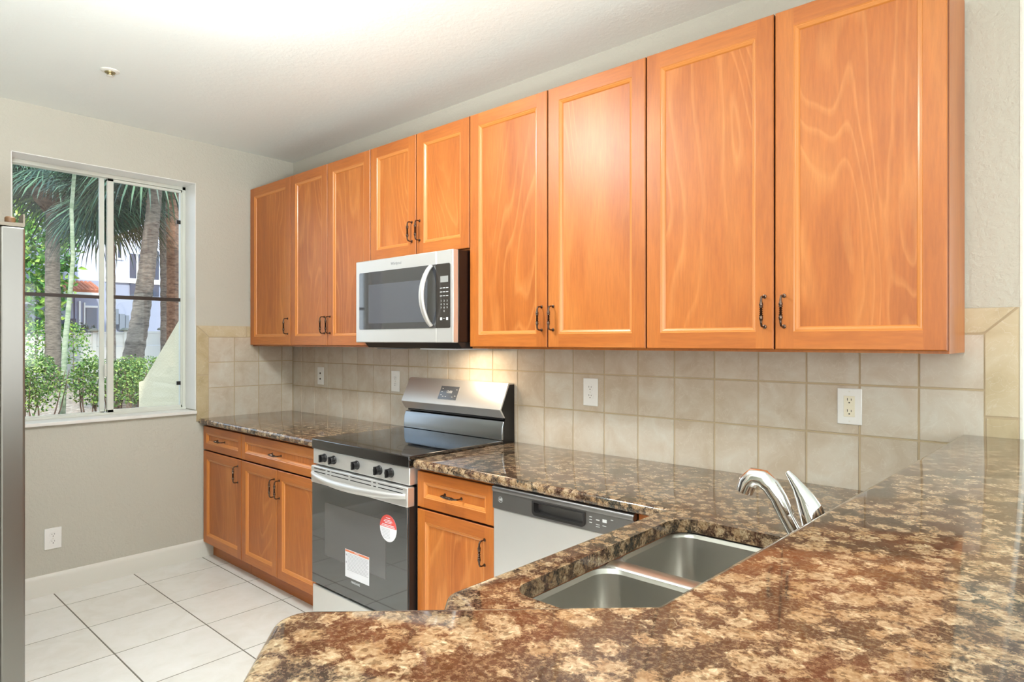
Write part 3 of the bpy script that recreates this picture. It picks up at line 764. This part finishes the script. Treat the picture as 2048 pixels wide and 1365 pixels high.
obj('door_screen', MB().prism(rr(MX0+.115, XS-.06, gz0+.03, gz1-.065, {0: .006, 1: .006, 2: .006, 3: .006}), 'y', MY-.0030, MY-.0024), mat('door screen mesh', lin(78, 82, 90), .06, Specular_IOR_Level=1.0, IOR=1.7), dr)
kp = obj('keypad', MB().prism(rr(XS+.001, MX1-.018, gz0, gz1, {1: .008, 2: .008}), 'y', MY-.0025, MY+.001), mat('keypad glass', lin(54, 50, 46), .08), cpn)
kx0, kx1 = XS+.022, MX1-.030
obj('display', MB().box(kx0+.008, kx1, MY-.0030, MY-.0024, 1.672, 1.700), mat('grey display', lin(150, 150, 146), .2), cpn, smooth=0)
mb = MB(); kw = (kx1-kx0)/3
for r in range(3):
    for c in range(3): mb.box(kx0+kw*c+.006, kx0+kw*c+.021, MY-.0031, MY-.0025, 1.646-.018*r-.0016, 1.646-.018*r+.0016)
for c in (0, 2): mb.box(kx0+kw*c+.007, kx0+kw*c+.020, MY-.0031, MY-.0025, 1.500, 1.512)
mb.box(kx0+kw+.006, kx0+kw+.020, MY-.0031, MY-.0025, 1.507, 1.509)
obj('button_marks', mb, M['ink2'], kp, smooth=0)
for r, row in enumerate(('123', '456', '789', ' 0 ')):
    for c, ch in enumerate(row):
        if ch != ' ': text('button_digit', ch, .012, (kx0+kw*c+.0135, MY-.0028, 1.587-.0155*r), (1, 0, 0), (0, 0, 1), M['ink2'], kp, .0002)
hp = []; n_ = 20
for k in range(n_+1):
    s_ = k/n_; q = 1-(2*s_-1)**2
    hp.append((XS-.030-.010*q, MY-.006-.050*q**.8, 1.475+(1.752-1.475)*s_))
obj('handle', MB().tube(hp, [.013+.003*(1-(2*k/n_-1)**2) for k in range(n_+1)], 16, flat=.55, flat_axis=(0, -1, 0)), M['steel'], dr, smooth=60)
text('brand_lettering', 'Whirlpool', .020, ((MX0+XS)/2+.02, MY-.0006, 1.787), (1, 0, 0), (0, 0, 1), mat('engraved print', lin(170, 170, 172), .3, .5), dr)
light('microwave_lamp', 'AREA', (1.93, -.16, MZ0-.036), 1.5, (1.0, .76, .52), (0, 0, 0), shape='RECTANGLE', size=.24, size_y=.12)

# ------------------------------------------------------------------ dishwasher
DX0, DX1, DY = 2.600, 3.204, -.648
t = thing('dishwasher', 'stainless dishwasher with slate grey control strip beside the peninsula', 'dishwasher', ((DX0+DX1)/2, -.33, ZF))
obj('body', MB().box(DX0+.004, DX1-.004, -.615, -.02, ZF+.02, .858), M['charcoal'], t)
obj('door_panel', MB().box(DX0, DX1, DY, -.617, .11, .7835), M['steel'], t, bevel=.004)
# control strip with a pocket: four pieces around the pocket, one mesh
px0, px1, pz0, pz1 = 2.80, 3.012, .800, .838
mb = MB()
mb.box(DX0, px0, DY-.004, -.617, .785, .846); mb.box(px1, DX1, DY-.004, -.617, .785, .846)
mb.box(px0, px1, DY-.004, -.617, .785, pz0); mb.box(px0, px1, DY-.004, -.617, pz1, .846); mb.box(px0, px1, DY+.028, -.617, pz0, pz1)
cs = obj('control_strip', mb, M['steel_dark'], t, smooth=0)
obj('top_lip', MB().prism([(DY-.006, .8462), (DY-.010, .852), (DY-.010, .862), (DY-.004, .869), (-.617, .869), (-.617, .8462)], 'x', DX0, DX1), M['steel_dark'], cs, bevel=.003, bseg=3)
fp = rr(px0-.008, px1+.008, pz0-.008, pz1+.004, {0: .016, 1: .016}); ip = rr(px0+.001, px1-.001, pz0+.001, pz1-.001, {0: .012, 1: .012})
mb = MB(); k = len(fp)
v = [(x, DY-.0072, z) for x, z in fp] + [(x, DY-.0072, z) for x, z in ip] + [(x, DY-.004, z) for x, z in fp] + [(x, DY+.02, z) for x, z in ip]
mb.add(v, [(i, (i+1) % k, (i+1) % k+k, i+k) for i in range(k)] + [(i, i+2*k, (i+1) % k+2*k, (i+1) % k) for i in range(k)] + [(i+k, (i+1) % k+k, (i+1) % k+3*k, i+3*k) for i in range(k)])
obj('pocket_handle', mb, M['charcoal'], cs, smooth=40)
mb = MB()
for dz in (0, .009, .018): mb.box(3.036, 3.046, DY-.0048, DY-.0042, .812+dz, .8145+dz)
for dz in (0, .007): mb.box(3.062, 3.076, DY-.0048, DY-.0042, .803+dz, .8045+dz)
mb.box(3.062, 3.075, DY-.0048, DY-.0042, .824, .827); mb.box(3.087, 3.103, DY-.0048, DY-.0042, .822, .832); mb.box(3.118, 3.127, DY-.0048, DY-.0042, .834, .836)
mb.box(3.087, 3.101, DY-.0048, DY-.0042, .810, .8115)
obj('control_marks', mb, M['ink2'], cs, smooth=0)
mb = MB(); n_ = 28; bx, bz = 2.640, .821
for r0, r1 in ((.0105, .0095),):
    vs = [(bx+q*cos(2*pi*k/n_), DY-.0046, bz+q*sin(2*pi*k/n_)) for q in (r0, r1) for k in range(n_)]
    mb.add(vs, [(k, (k+1) % n_, (k+1) % n_+n_, k+n_) for k in range(n_)])
bdg = obj('badge', mb, M['ink2'], cs, smooth=0)
text('badge_lettering', 'GE', .0115, (bx, DY-.0044, bz), (1, 0, 0), (0, 0, 1), M['ink2'], cs, .0002)

# ------------------------------------------------------------------ refrigerator (its door edge shows at the left of the picture)
t = thing('refrigerator', 'tall stainless refrigerator with its door edge at the left edge of the photo', 'refrigerator', (1.32, -2.3, ZF))
obj('body', MB().box(.875, 1.765, -2.66, -1.978, ZF+.02, 1.745), M['charcoal'], t, bevel=.004)
d1 = obj('door', MB().box(1.327, 1.78, -1.966, -1.903, ZF+.06, 1.759), M['steel_v'], t, bevel=.007, bseg=4)
d2 = obj('door', MB().box(.87, 1.323, -1.966, -1.903, ZF+.06, 1.759), M['steel_v'], t, bevel=.007, bseg=4)
for d, x in ((d1, 1.30+.06), (d2, 1.29)):
    obj('handle', MB().tube([(x, -1.903, .75), (x, -1.86, .77), (x, -1.85, .8), (x, -1.85, 1.5), (x, -1.86, 1.53), (x, -1.903, 1.55)], .011, 10), M['steel'], d, smooth=60)
mb = MB().prism([(-1.990, 1.7595), (-1.907, 1.7595), (-1.904, 1.764), (-1.904, 1.800), (-1.9085, 1.800), (-1.9085, 1.772), (-1.990, 1.769)], 'x', 1.715, 1.779)
hg = obj('hinge', mb, mat('hinge metal', lin(128, 120, 108), .4, .8), t)
obj('hinge_pin', MB().lathe([(.014, 0), (.014, .016), (.011, .020)], (1.755, -1.937, 1.7705), (0, 0, 1), 18), mat('brown hinge cap', lin(96, 68, 42), .4), hg)

# ------------------------------------------------------------------ outlets
def outlet(label, plane, a, z, w_=.078, h_=.124, kind='duplex'):
    off = .0072 if plane == 'back' else 0
    P = (lambda x, zz, d: (a+x, -off-d, z+zz)) if plane == 'back' else (lambda x, zz, d: (d, a-x, z+zz))
    t = thing('wall_outlet', label, 'outlet', P(0, -h_/2, 0), 'white outlet plates on the kitchen walls')
    def bx(mb, x0, x1, z0, z1, d0, d1): p, q = P(x0, z0, d0), P(x1, z1, d1); mb.box(p[0], q[0], p[1], q[1], p[2], q[2])
    def cyl(mb, x, zz, r, d0, d1, sy=1):
        n_ = 20; v = [P(x+r*cos(2*pi*k/n_), zz+r*sy*sin(2*pi*k/n_), d) for d in (d0, d1) for k in range(n_)]
        mb.add(v, [(k, (k+1) % n_, (k+1) % n_+n_, k+n_) for k in range(n_)] + [tuple(range(n_)), tuple(range(2*n_-1, n_-1, -1))])
    mb = MB(); bx(mb, -w_/2, w_/2, -h_/2, h_/2, .0003, .006); obj('cover_plate', mb, M['plate'], t, bevel=.0025)
    sm = MB()
    if kind == 'decora':
        mb = MB(); bx(mb, -.017, .017, -.035, .035, .006, .0075); rc_ = obj('receptacle', mb, M['ivory'], t, bevel=.001); fd = .0076
        bm_ = MB(); bx(bm_, -.009, .009, -.004, .004, .0075, .0083); obj('test_button', bm_, M['ivory'], rc_)
    elif kind == 'switch':
        fd = None
        for zz in (.018, -.020): mb = MB(); cyl(mb, 0, zz, .006, .006, .009); obj('jack', mb, M['slot'], t)
    else:
        mb = MB()
        for dz in (.019, -.019): cyl(mb, 0, dz, .0165, .006, .0078, .88)
        rc_ = obj('receptacle', mb, M['plate'], t); fd = .0079
    if fd:
        for dz in (.019, -.019):
            sm = MB()
            bx(sm, -.0068, -.0050, dz+.001, dz+.009, fd-.0002, fd+.0003); bx(sm, .0050, .0068, dz+.001, dz+.008, fd-.0002, fd+.0003); cyl(sm, 0, dz-.006, .0024, fd-.0002, fd+.0003)
            obj('socket_slots', sm, M['slot'], rc_, smooth=0)
    sc2 = MB(); cyl(sc2, 0, 0 if kind != 'decora' else .050, .0028, .006, .0092 if kind == 'duplex' else .0066)
    if kind == 'decora': cyl(sc2, 0, -.050, .0028, .006, .0066)
    obj('screw', sc2, M['trim'], t)
outlet('narrow white jack plate on the tiles nearest the room corner', 'back', .377, 1.168, .074, .120, 'switch')
outlet('white outlet on the tiles just left of the stove backguard', 'back', 1.193, 1.166)
outlet('white outlet on the tiles to the right of the stove', 'back', 2.594, 1.176)
outlet('white outlet with ivory insert on the tiles near the bar end', 'back', 3.650, 1.184, .076, .122, 'decora')
outlet('white outlet low on the wall below the window', 'left', -1.440, .316, .080, .116)

# ------------------------------------------------------------------ ceiling things
spk_ = at_z(220, 142, HC)
t = thing('fire_sprinkler', 'small white recessed fire sprinkler on the ceiling', 'sprinkler', (spk_.x, spk_.y, HC-.03))
obj('escutcheon', MB().lathe([(.040, 0), (.040, .003), (.034, .007), (.024, .008)], (spk_.x, spk_.y, HC), (0, 0, -1), 30), M['trim'], t)
hd = obj('sprinkler_head', MB().lathe([(.023, .0075), (.021, .012), (.012, .013), (.010, .020), (.013, .021), (.013, .024)], (spk_.x, spk_.y, HC), (0, 0, -1), 20), mat('brass head', lin(150, 138, 100), .4, .7), t)
obj('deflector', MB().lathe([(.014, .024), (.016, .026), (.004, .028)], (spk_.x, spk_.y, HC), (0, 0, -1), 20), M['trim'], hd)
lx, ly = 2.08, -1.46
t = thing('ceiling_lamp', 'lit round dome lamp on the ceiling at the top edge', 'ceiling lamp', (lx, ly, HC-.11))
obj('base_plate', MB().lathe([(.155, 0), (.155, .018), (.15, .022)], (lx, ly, HC), (0, 0, -1), 40), M['white'], t)
obj('glass_dome', MB().lathe([(.165, .0225), (.172, .045), (.165, .075), (.140, .098), (.09, .115), (.03, .122), (.004, .123)], (lx, ly, HC), (0, 0, -1), 48), M['dome'], t, smooth=60)
light('ceiling_lamp_light', 'AREA', (lx, ly, HC-.128), 15, (.97, .99, 1), (0, 0, 0), shape='DISK', size=.28, specular_factor=.3)

# ------------------------------------------------------------------ outside
gm = mat('mulch ground', rough=.95); n = N(gm); c = n.coord('World')
a_ = n.n('TexNoise', Scale=9.0, Detail=8.0, Roughness=.75); n.l(c, a_.inputs['Vector'])
n.l(n.ramp(a_.outputs[0], [(.35, lin(96, 82, 70)), (.5, lin(150, 136, 120)), (.62, lin(190, 178, 162))]), n.b.inputs['Base Color'])
o = obj('ground', MB().box(-60, -.26, -30, 50, -.30, -.16), gm, smooth=0); struct(o)
M['fence'] = mat('white fence paint', lin(214, 212, 206), .7)
M['stucco'] = plaster('cream stucco', lin(232, 220, 186), 70, .5)
M['house'] = plaster('pale stucco tinted lavender for shade', lin(206, 212, 232), 8, .2)  # bluish lavender of the shaded front is put into this colour
M['house2'] = plaster('stucco greyed for shadow', lin(158, 164, 184), 8, .2)  # greyer stucco copy that paints the shadow on the lower house wall
M['shutter'] = mat('slate shutter', lin(74, 80, 98), .6)
M['dkwin'] = mat('dark window glass', lin(60, 72, 92), .1)
M['tileroof'] = mat('terracotta roof', lin(176, 108, 82), .8)
M['acgrey'] = mat('grey box paint', lin(120, 128, 140), .6)
def bark(name, c0, c1, ring):
    m = mat(name, rough=.9); n = N(m); c = n.coord('World', (1, 1, ring))
    a = n.n('TexNoise', Scale=5.0, Detail=6.0, Roughness=.7); n.l(c, a.inputs['Vector'])
    n.l(n.ramp(a.outputs[0], [(.35, c0), (.65, c1)]), n.b.inputs['Base Color']); n.bump(a.outputs[0], .6, .02); return m
M['bark'] = bark('grey ringed palm bark', lin(84, 76, 70), lin(142, 132, 120), 5)
M['bark2'] = bark('brown shaggy palm bark', lin(88, 60, 46), lin(158, 122, 98), 3)
M['bark3'] = bark('smooth green palm stem', lin(120, 140, 108), lin(176, 184, 158), 4)
M['boot'] = bark('old frond stubs', lin(60, 48, 44), lin(112, 92, 78), 2)
def leafmat(name, a, b, c_):
    m = mat(name, rough=.5); n = N(m); g_ = n.n('NewGeometry')
    n.l(n.ramp(g_.outputs['Random Per Island'], [(.1, a), (.5, b), (.95, c_)]), n.b.inputs['Base Color'])
    n.b.inputs['Transmission Weight'].default_value = 0
    return m
M['frond'] = leafmat('palm frond green darkened for shade', lin(30, 56, 48), lin(48, 82, 64), lin(92, 124, 92))  # darker, bluer greens: the shade on the fronds is put into the colour
M['leaf'] = leafmat('hedge leaf green', lin(58, 92, 40), lin(98, 136, 62), lin(156, 176, 92))
M['leaf2'] = leafmat('bright tree leaf', lin(54, 108, 48), lin(96, 156, 60), lin(170, 200, 90))
M['twig'] = mat('hedge twig', lin(112, 92, 78), .9)

# stucco wing wall just outside the window
pl = [(-2.2, -.15), (-1.735, -.15), (-.24, -.15), (-.24, 2.0), (-.83, 1.597), (-1.628, 1.074), (-1.66, 1.060), (-1.735, 1.057)]
pl = [(-1.735, -.16), (-.255, -.16), (-.255, 1.98), (-.855, 1.578), (-1.628, 1.072), (-1.735, 1.057)]
tag(obj('wing_wall', MB().prism(pl, 'y', -.45, -.22), M['stucco']), 'cream stucco wing wall with sloping top outside the window', 'garden wall')

# precast fence
FXX = -22.0
k = (FXX-CAM.x)/(-38-CAM.x)
def fy_(u): return at_x(u, 670, FXX).y
ft = at_x(250, 664, FXX).z
FEN = thing('garden_fence', 'long white precast garden fence with domed grey post caps beyond the hedge', 'fence', (FXX, fy_(200), -.16))
posts = [23, 79, 131, 188, 251, 325, 408]
def fence_top(u): return at_x(u, 668 - (u-79)*.022, FXX).z
for a, b in zip(posts, posts[1:]):
    y0, y1 = fy_(a), fy_(b); z1 = (fence_top(a)+fence_top(b))/2
    mb = MB(); n_ = 4; hh = (z1-.06+.16)/n_
    for q in range(n_): mb.box(FXX-.03, FXX+.03, y0+.06, y1-.06, -.16+hh*q+.006, -.16+hh*(q+1)-.006)
    mb.box(FXX-.05, FXX+.06, y0+.06, y1-.06, z1-.06, z1)
    obj('fence_panel', mb, M['fence'], FEN, smooth=0)
for a in posts:
    y = fy_(a); zt_ = fence_top(a)
    t = obj('post', MB().box(FXX-.06, FXX+.08, y-.06, y+.06, -.16, zt_+.02), M['fence'], FEN, smooth=0)
    obj('post_cap', MB().lathe([(.17, 0), (.19, .03), (.16, .07), (.08, .11), (.02, .12)], (FXX, y, zt_+.02), (0, 0, 1), 14), mat('weathered cap', lin(128, 128, 116), .9), t)

# hedge
def leaf(mb, p, L, W, rnd, dirv=None):
    d = Vector((rnd.gauss(0, 1), rnd.gauss(0, 1), rnd.gauss(.3, .7))).normalized() if dirv is None else dirv
    s_ = d.orthogonal().normalized(); s_.rotate(Matrix.Rotation(rnd.uniform(0, 6.28), 3, d))
    p = Vector(p); q = d.cross(s_)*.15*L
    mb.add([p, p+d*L*.5+s_*W*.5+q, p+d*L, p+d*L*.5-s_*W*.5+q], [(0, 1, 2, 3)])
def shrub(name, cx_, cy_, zb_, rx, ry, h, n_leaf, lbl, seed, L=.07, fol='leaf', stems=14, z_lo=.35):
    rnd = random.Random(seed)
    t = thing(name, lbl, 'shrub' if name != 'background_tree' else 'tree', (cx_, cy_, zb_))
    mb = MB()
    for _ in range(n_leaf):
        a = rnd.uniform(0, 2*pi); zz = rnd.random()**.7; rr_ = (rnd.random()**.4)
        bul = math.sqrt(max(.05, 1-(2*zz-1.0)**2*.55))
        p = (cx_+rx*rr_*cos(a)*bul, cy_+ry*rr_*sin(a)*bul, zb_+h*(z_lo+(1-z_lo)*zz)+rnd.gauss(0, .02*h)+.05*h*sin(cy_*0+p_noise(cx_+rx*cos(a)*3, cy_+ry*rr_*sin(a)*3)))
        leaf(mb, p, L*rnd.uniform(.6, 1.2), L*.5, rnd)
    obj('foliage', mb, M[fol], t, smooth=0, recalc=False)
    mb = MB()
    for _ in range(stems):
        bx, by = cx_+rnd.uniform(-.35, .35)*rx, cy_+rnd.uniform(-.8, .8)*ry
        tx, ty = bx+rnd.uniform(-.3, .3)*rx, by+rnd.uniform(-.35, .35)*min(ry, .8)
        mb.tube([(bx, by, zb_), ((bx*.6+tx*.4)+rnd.uniform(-.05, .05), by*.6+ty*.4+rnd.uniform(-.05, .05), zb_+h*.35), (tx, ty, zb_+h*.85)], [.016, .011, .005], 5)
    obj('stems', mb, M['twig'], t)
    return t
def p_noise(x, y): return sin(x*2.1+y*1.3)+sin(y*3.7-x*.9)*.6
shrub('garden_hedge', -8.6, -.10, -.16, .55, .72, 1.27, 3600, 'leafy green hedge outside, seen through the left window pane', 3, stems=26)
shrub('garden_hedge', -8.8, 1.36, -.16, .55, .66, 1.22, 3000, 'leafy green hedge outside, reaching behind the window mullion', 4, stems=22)
shrub('garden_shrub', -11.2, 2.70, -.16, .5, .42, 1.15, 1300, 'small leafy shrub growing around the leaning palm base', 5, stems=10)
rnd = random.Random(11)
shrub('low_plant', -20.5, fy_(70), -.16, .6, 1.3, 2.1, 1500, 'green bush rising above the fence at the left pane', 6, .12, 'leaf2', 6)
shrub('low_plant', -23.4, fy_(158)-.1, -.16, .6, 1.3, 2.15, 1200, 'dark green bush just behind the white fence, right of the slim palm', 8, .12, 'frond', 6)

# palms
def fan_leaf(mb, base, d, R_, rnd, nseg=34, droop=.5):
    """costapalmate leaf: long narrow blades spreading from one point"""
    d = Vector(d).normalized(); side = d.cross(Vector((0, 0, 1)));
    side = side.normalized() if side.length > .1 else Vector((1, 0, 0)); up = side.cross(d)
    for k in range(nseg):
        a = (k/(nseg-1)-.5)*radians(230); L = R_*(.75+.25*cos(a*.7))*rnd.uniform(.85, 1.1)
        dd = (d*cos(a)+side*sin(a)).normalized(); w_ = dd.cross(up).normalized()*.0095*R_*1.6
        p1 = base+dd*L*.55+Vector((0, 0, -droop*L*.10)); p2 = base+dd*L*.85+Vector((0, 0, -droop*L*.38)); p3 = base+dd*L+Vector((0, 0, -droop*L*.72))
        mb.add([base, p1-w_, p2-w_*.7, p3, p2+w_*.7, p1+w_], [(0, 1, 5), (1, 2, 4, 5), (2, 3, 4)])
def palm(lbl, path, rads, bk, crown, R_, n_leaf, seed, stub=None, petiole=1.2):
    rnd = random.Random(seed)
    t = thing('palm_tree', lbl, 'palm tree', path[0])
    # smooth path
    P = [Vector(p) for p in path]; Q = []; RR = []
    for i in range(len(P)-1):
        for s_ in range(10):
            f = s_/10; Q.append(P[i].lerp(P[i+1], f)); RR.append((rads[i]*(1-f)+rads[i+1]*f)*(1+.035*((s_ % 2)*2-1)))
    Q.append(P[-1]); RR.append(rads[-1])
    obj('trunk', MB().tube(Q, RR, 14), M[bk], t)
    if stub:
        z0, z1, r0, r1 = stub; c = P[-1]; mb = MB()
        mb.lathe([(r0*.7, z0-c.z), (r1, z0*.6+z1*.4-c.z), (r1*1.1, z0*.2+z1*.8-c.z), (r1*.6, z1-c.z)], c, (0, 0, 1), 14)
        for _ in range(90):
            a = rnd.uniform(0, 6.28); z = rnd.uniform(z0, z1); r = r0+(r1-r0)*(z-z0)/(z1-z0); b_ = Vector((c.x+cos(a)*r*.8, c.y+sin(a)*r*.8, z))
            mb.tube([b_, b_+Vector((cos(a)*.16, sin(a)*.16, .16))], [.05, .02], 5)
        obj('frond_stubs', mb, M['boot'], t)
    if n_leaf:
        mb = MB(); cc = Vector(crown)
        for k in range(n_leaf):
            a = rnd.uniform(0, 2*pi); el = rnd.uniform(-.75, .9)
            d = Vector((cos(a)*cos(el), sin(a)*cos(el), sin(el))); b_ = cc + d*petiole*rnd.uniform(.6, 1.1)
            mb.tube([cc, cc+d*petiole*.5+Vector((0, 0, .1)), b_], [.03, .02, .015], 4)
            fan_leaf(mb, b_, d+Vector((0, 0, -.35)), R_*rnd.uniform(.8, 1.1), rnd)
        obj('crown', mb, M['frond'], t, smooth=0, recalc=False)
    return t
def pth(X, pts): return [tuple(at_x(u, v, X)) for u, v in pts]
def ground_at(u, X): p = at_x(u, 700, X); return (p.x, p.y, -.16)
Xa = -20.0
palm('thick grey palm trunk with dark shaggy crown base, leftmost in the window', [ground_at(106, Xa)] + pth(Xa, [(106, 640), (105, 520), (106, 425), (107, 385)]), [.225, .215, .20, .175, .18], 'bark', at_x(107, 352, Xa), 1.5, 34, 21,
     stub=(at_x(106, 428, Xa).z, at_x(106, 368, Xa).z, .25, .52), petiole=.9)
Xb = -9.5
palm('slim pale green palm stem in the middle of the left pane', [ground_at(124, Xb)] + pth(Xb, [(130, 690), (138, 610), (146, 520), (143, 420), (150, 330)]) + [tuple(at_x(150, 200, Xb))], [.050, .045, .040, .034, .032, .030, .028], 'bark3', at_x(150, 190, Xb), 1.2, 10, 22, petiole=.6)
Xc = -12.5
palm('grey palm trunk leaning to the right behind the right window pane', [ground_at(250, Xc)] + pth(Xc, [(262, 740), (280, 640), (294, 540), (305, 440), (311, 370), (314, 300)]), [.30, .235, .20, .185, .16, .155, .15], 'bark', at_x(312, 285, Xc), 1.5, 22, 23, petiole=1.0)
Xd = -16.0
palm('brown shaggy palm trunk at the right edge of the window', [ground_at(347, Xd)] + pth(Xd, [(347, 640), (347, 540), (346, 450), (348, 360), (348, 300)]), [.20, .185, .185, .18, .20, .22], 'bark2', at_x(348, 280, Xd), 1.6, 18, 24, petiole=1.0)
Xe = -19.0
palm('thin dark palm trunk between the leaning palm and the brown palm', [ground_at(331, Xe)] + pth(Xe, [(331, 640), (330, 540), (327, 450), (322, 370)]), [.16, .15, .15, .14, .14], 'bark', at_x(322, 330, Xe), 1.6, 14, 25, petiole=1.0)
# low crown filling the top of both panes
palm('palm tree with low drooping dark fan fronds behind the window mullion', [ground_at(222, -15)] + pth(-15, [(222, 640), (221, 520), (218, 400)]), [.12, .11, .11, .10], 'bark', at_x(214, 405, -15), 1.25, 46, 26, petiole=.75)
shrub('background_tree', -26.0, at_x(60, 500, -26.0).y-.6, -.16, 1.7, 2.2, 8.1, 5200, 'bright green leafy tree filling the background of the left pane', 9, .30, 'leaf2', 5, .28)

# neighbouring house
XH = -30.0
t = thing('neighbor_house', 'pale two-storey house, tinted lavender for its shade, with slate shutters beyond the garden fence', 'house', (XH-3, at_x(250, 600, XH).y, -.16))
def hb(name, u0, v0, u1, v1, m, out=0, th=.1, parent=t, X=XH, lb=None):
    p = at_x(u0, v0, X); q = at_x(u1, v1, X)
    o = obj(name, MB().box(X+out-th, X+out, p.y, q.y, p.z, q.z), m, parent, smooth=0)
    if lb: o['label'] = lb
    return o
y0, y1 = at_x(150, 600, XH).y, at_x(420, 600, XH).y
zmid = at_x(250, 566, XH).z; ztop = at_x(200, 400, XH).z
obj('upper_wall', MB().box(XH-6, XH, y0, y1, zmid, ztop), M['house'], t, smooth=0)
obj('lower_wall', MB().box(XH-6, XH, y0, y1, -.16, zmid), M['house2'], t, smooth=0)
obj('wall_band', MB().box(XH, XH+.08, at_x(210, 560, XH).y, y1, zmid-.02, zmid+.22), M['white'], t, smooth=0)
rf = MB().prism([(y0-.5, ztop), (y1+.5, ztop), (y1-1, ztop+1.8), (y0+1.5, ztop+1.8)], 'x', XH-6.5, XH+.5)
obj('roof', rf, M['tileroof'], t, smooth=0)
def hwin(u0, v0, u1, v1, sh=None):
    p, q = at_x(u0, v0, XH), at_x(u1, v1, XH)
    o = obj('window', MB().box(XH-.02, XH+.05, p.y, q.y, p.z, q.z), M['white'], t, smooth=0)
    b_ = .09
    obj('pane', MB().box(XH+.05, XH+.06, p.y+b_, q.y-b_, min(p.z, q.z)+b_, max(p.z, q.z)-b_), M['dkwin'], o, smooth=0)
hwin(231, 470, 246, 521); hwin(272, 505, 305, 600)
hb('shutter', 259.5, 508, 271.5, 593, M['shutter'], .06); hb('shutter', 305.5, 503, 317, 593, M['shutter'], .06)
hb('door_frame', 157, 603, 161, 690, M['white'], .06); hb('door_frame', 170, 612, 195, 617, M['white'], .06)
hb('door', 172, 617, 193, 690, M['acgrey'], .05); hb('door_frame', 167, 606, 170, 690, M['white'], .06)
# porch roof of terracotta tiles with a white fascia
XP = -28.0
p, q = at_x(126, 588, XP), at_x(206, 588, XP); zt1 = at_x(170, 572, XP).z; zt0 = at_x(170, 584, XP).z
mb = MB()
nn = 9
for i in range(nn):
    yy = p.y+(q.y-p.y)*(i+.5)/nn
    mb.tube([(XP+.1, yy, zt0), (XP-1.6, yy, zt1+.25)], (q.y-p.y)/nn*.52, 10)
obj('porch_roof', mb, M['tileroof'], t)
obj('porch_fascia', MB().box(XP-.1, XP+.12, p.y, q.y, zt0-.28, zt0-.04), M['white'], t, smooth=0)
# utility boxes
t2 = thing('utility_box', 'grey electric meter boxes on the neighbouring house wall', 'utility box', (XH+.1, at_x(240, 640, XH).y, at_x(240, 660, XH).z))
for u0, v0, u1, v1 in ((228, 619, 234, 650), (236, 629, 247, 662), (248, 632, 255, 660)):
    hb('box', u0, v0, u1, v1, M['acgrey'], .25, .2, t2)
# darker neighbouring building at the left with balcony
XL = -29.4
t3 = thing('neighbor_building', 'shaded blue-grey building with white balcony rail seen past the left palms', 'building', (XL, at_x(95, 600, XL).y, -.16))
y0, y1 = at_x(-60, 600, XL).y, at_x(152, 600, XL).y
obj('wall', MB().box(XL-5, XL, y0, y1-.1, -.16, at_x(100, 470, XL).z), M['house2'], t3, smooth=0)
hb('balcony_opening', 40, 562, 132, 585, M['dkwin'], .02, .05, t3, XL)
hb('balcony_rail', 40, 605, 100, 611, M['white'], .3, .1, t3, XL); hb('balcony_slab', 40, 587, 135, 592, M['white'], .3, .3, t3, XL)
hb('garage_opening', 40, 636, 152, 668, M['shutter'], .02, .05, t3, XL)
hb('column', 60, 592, 65, 668, M['house2'], .4, .3, t3, XL)
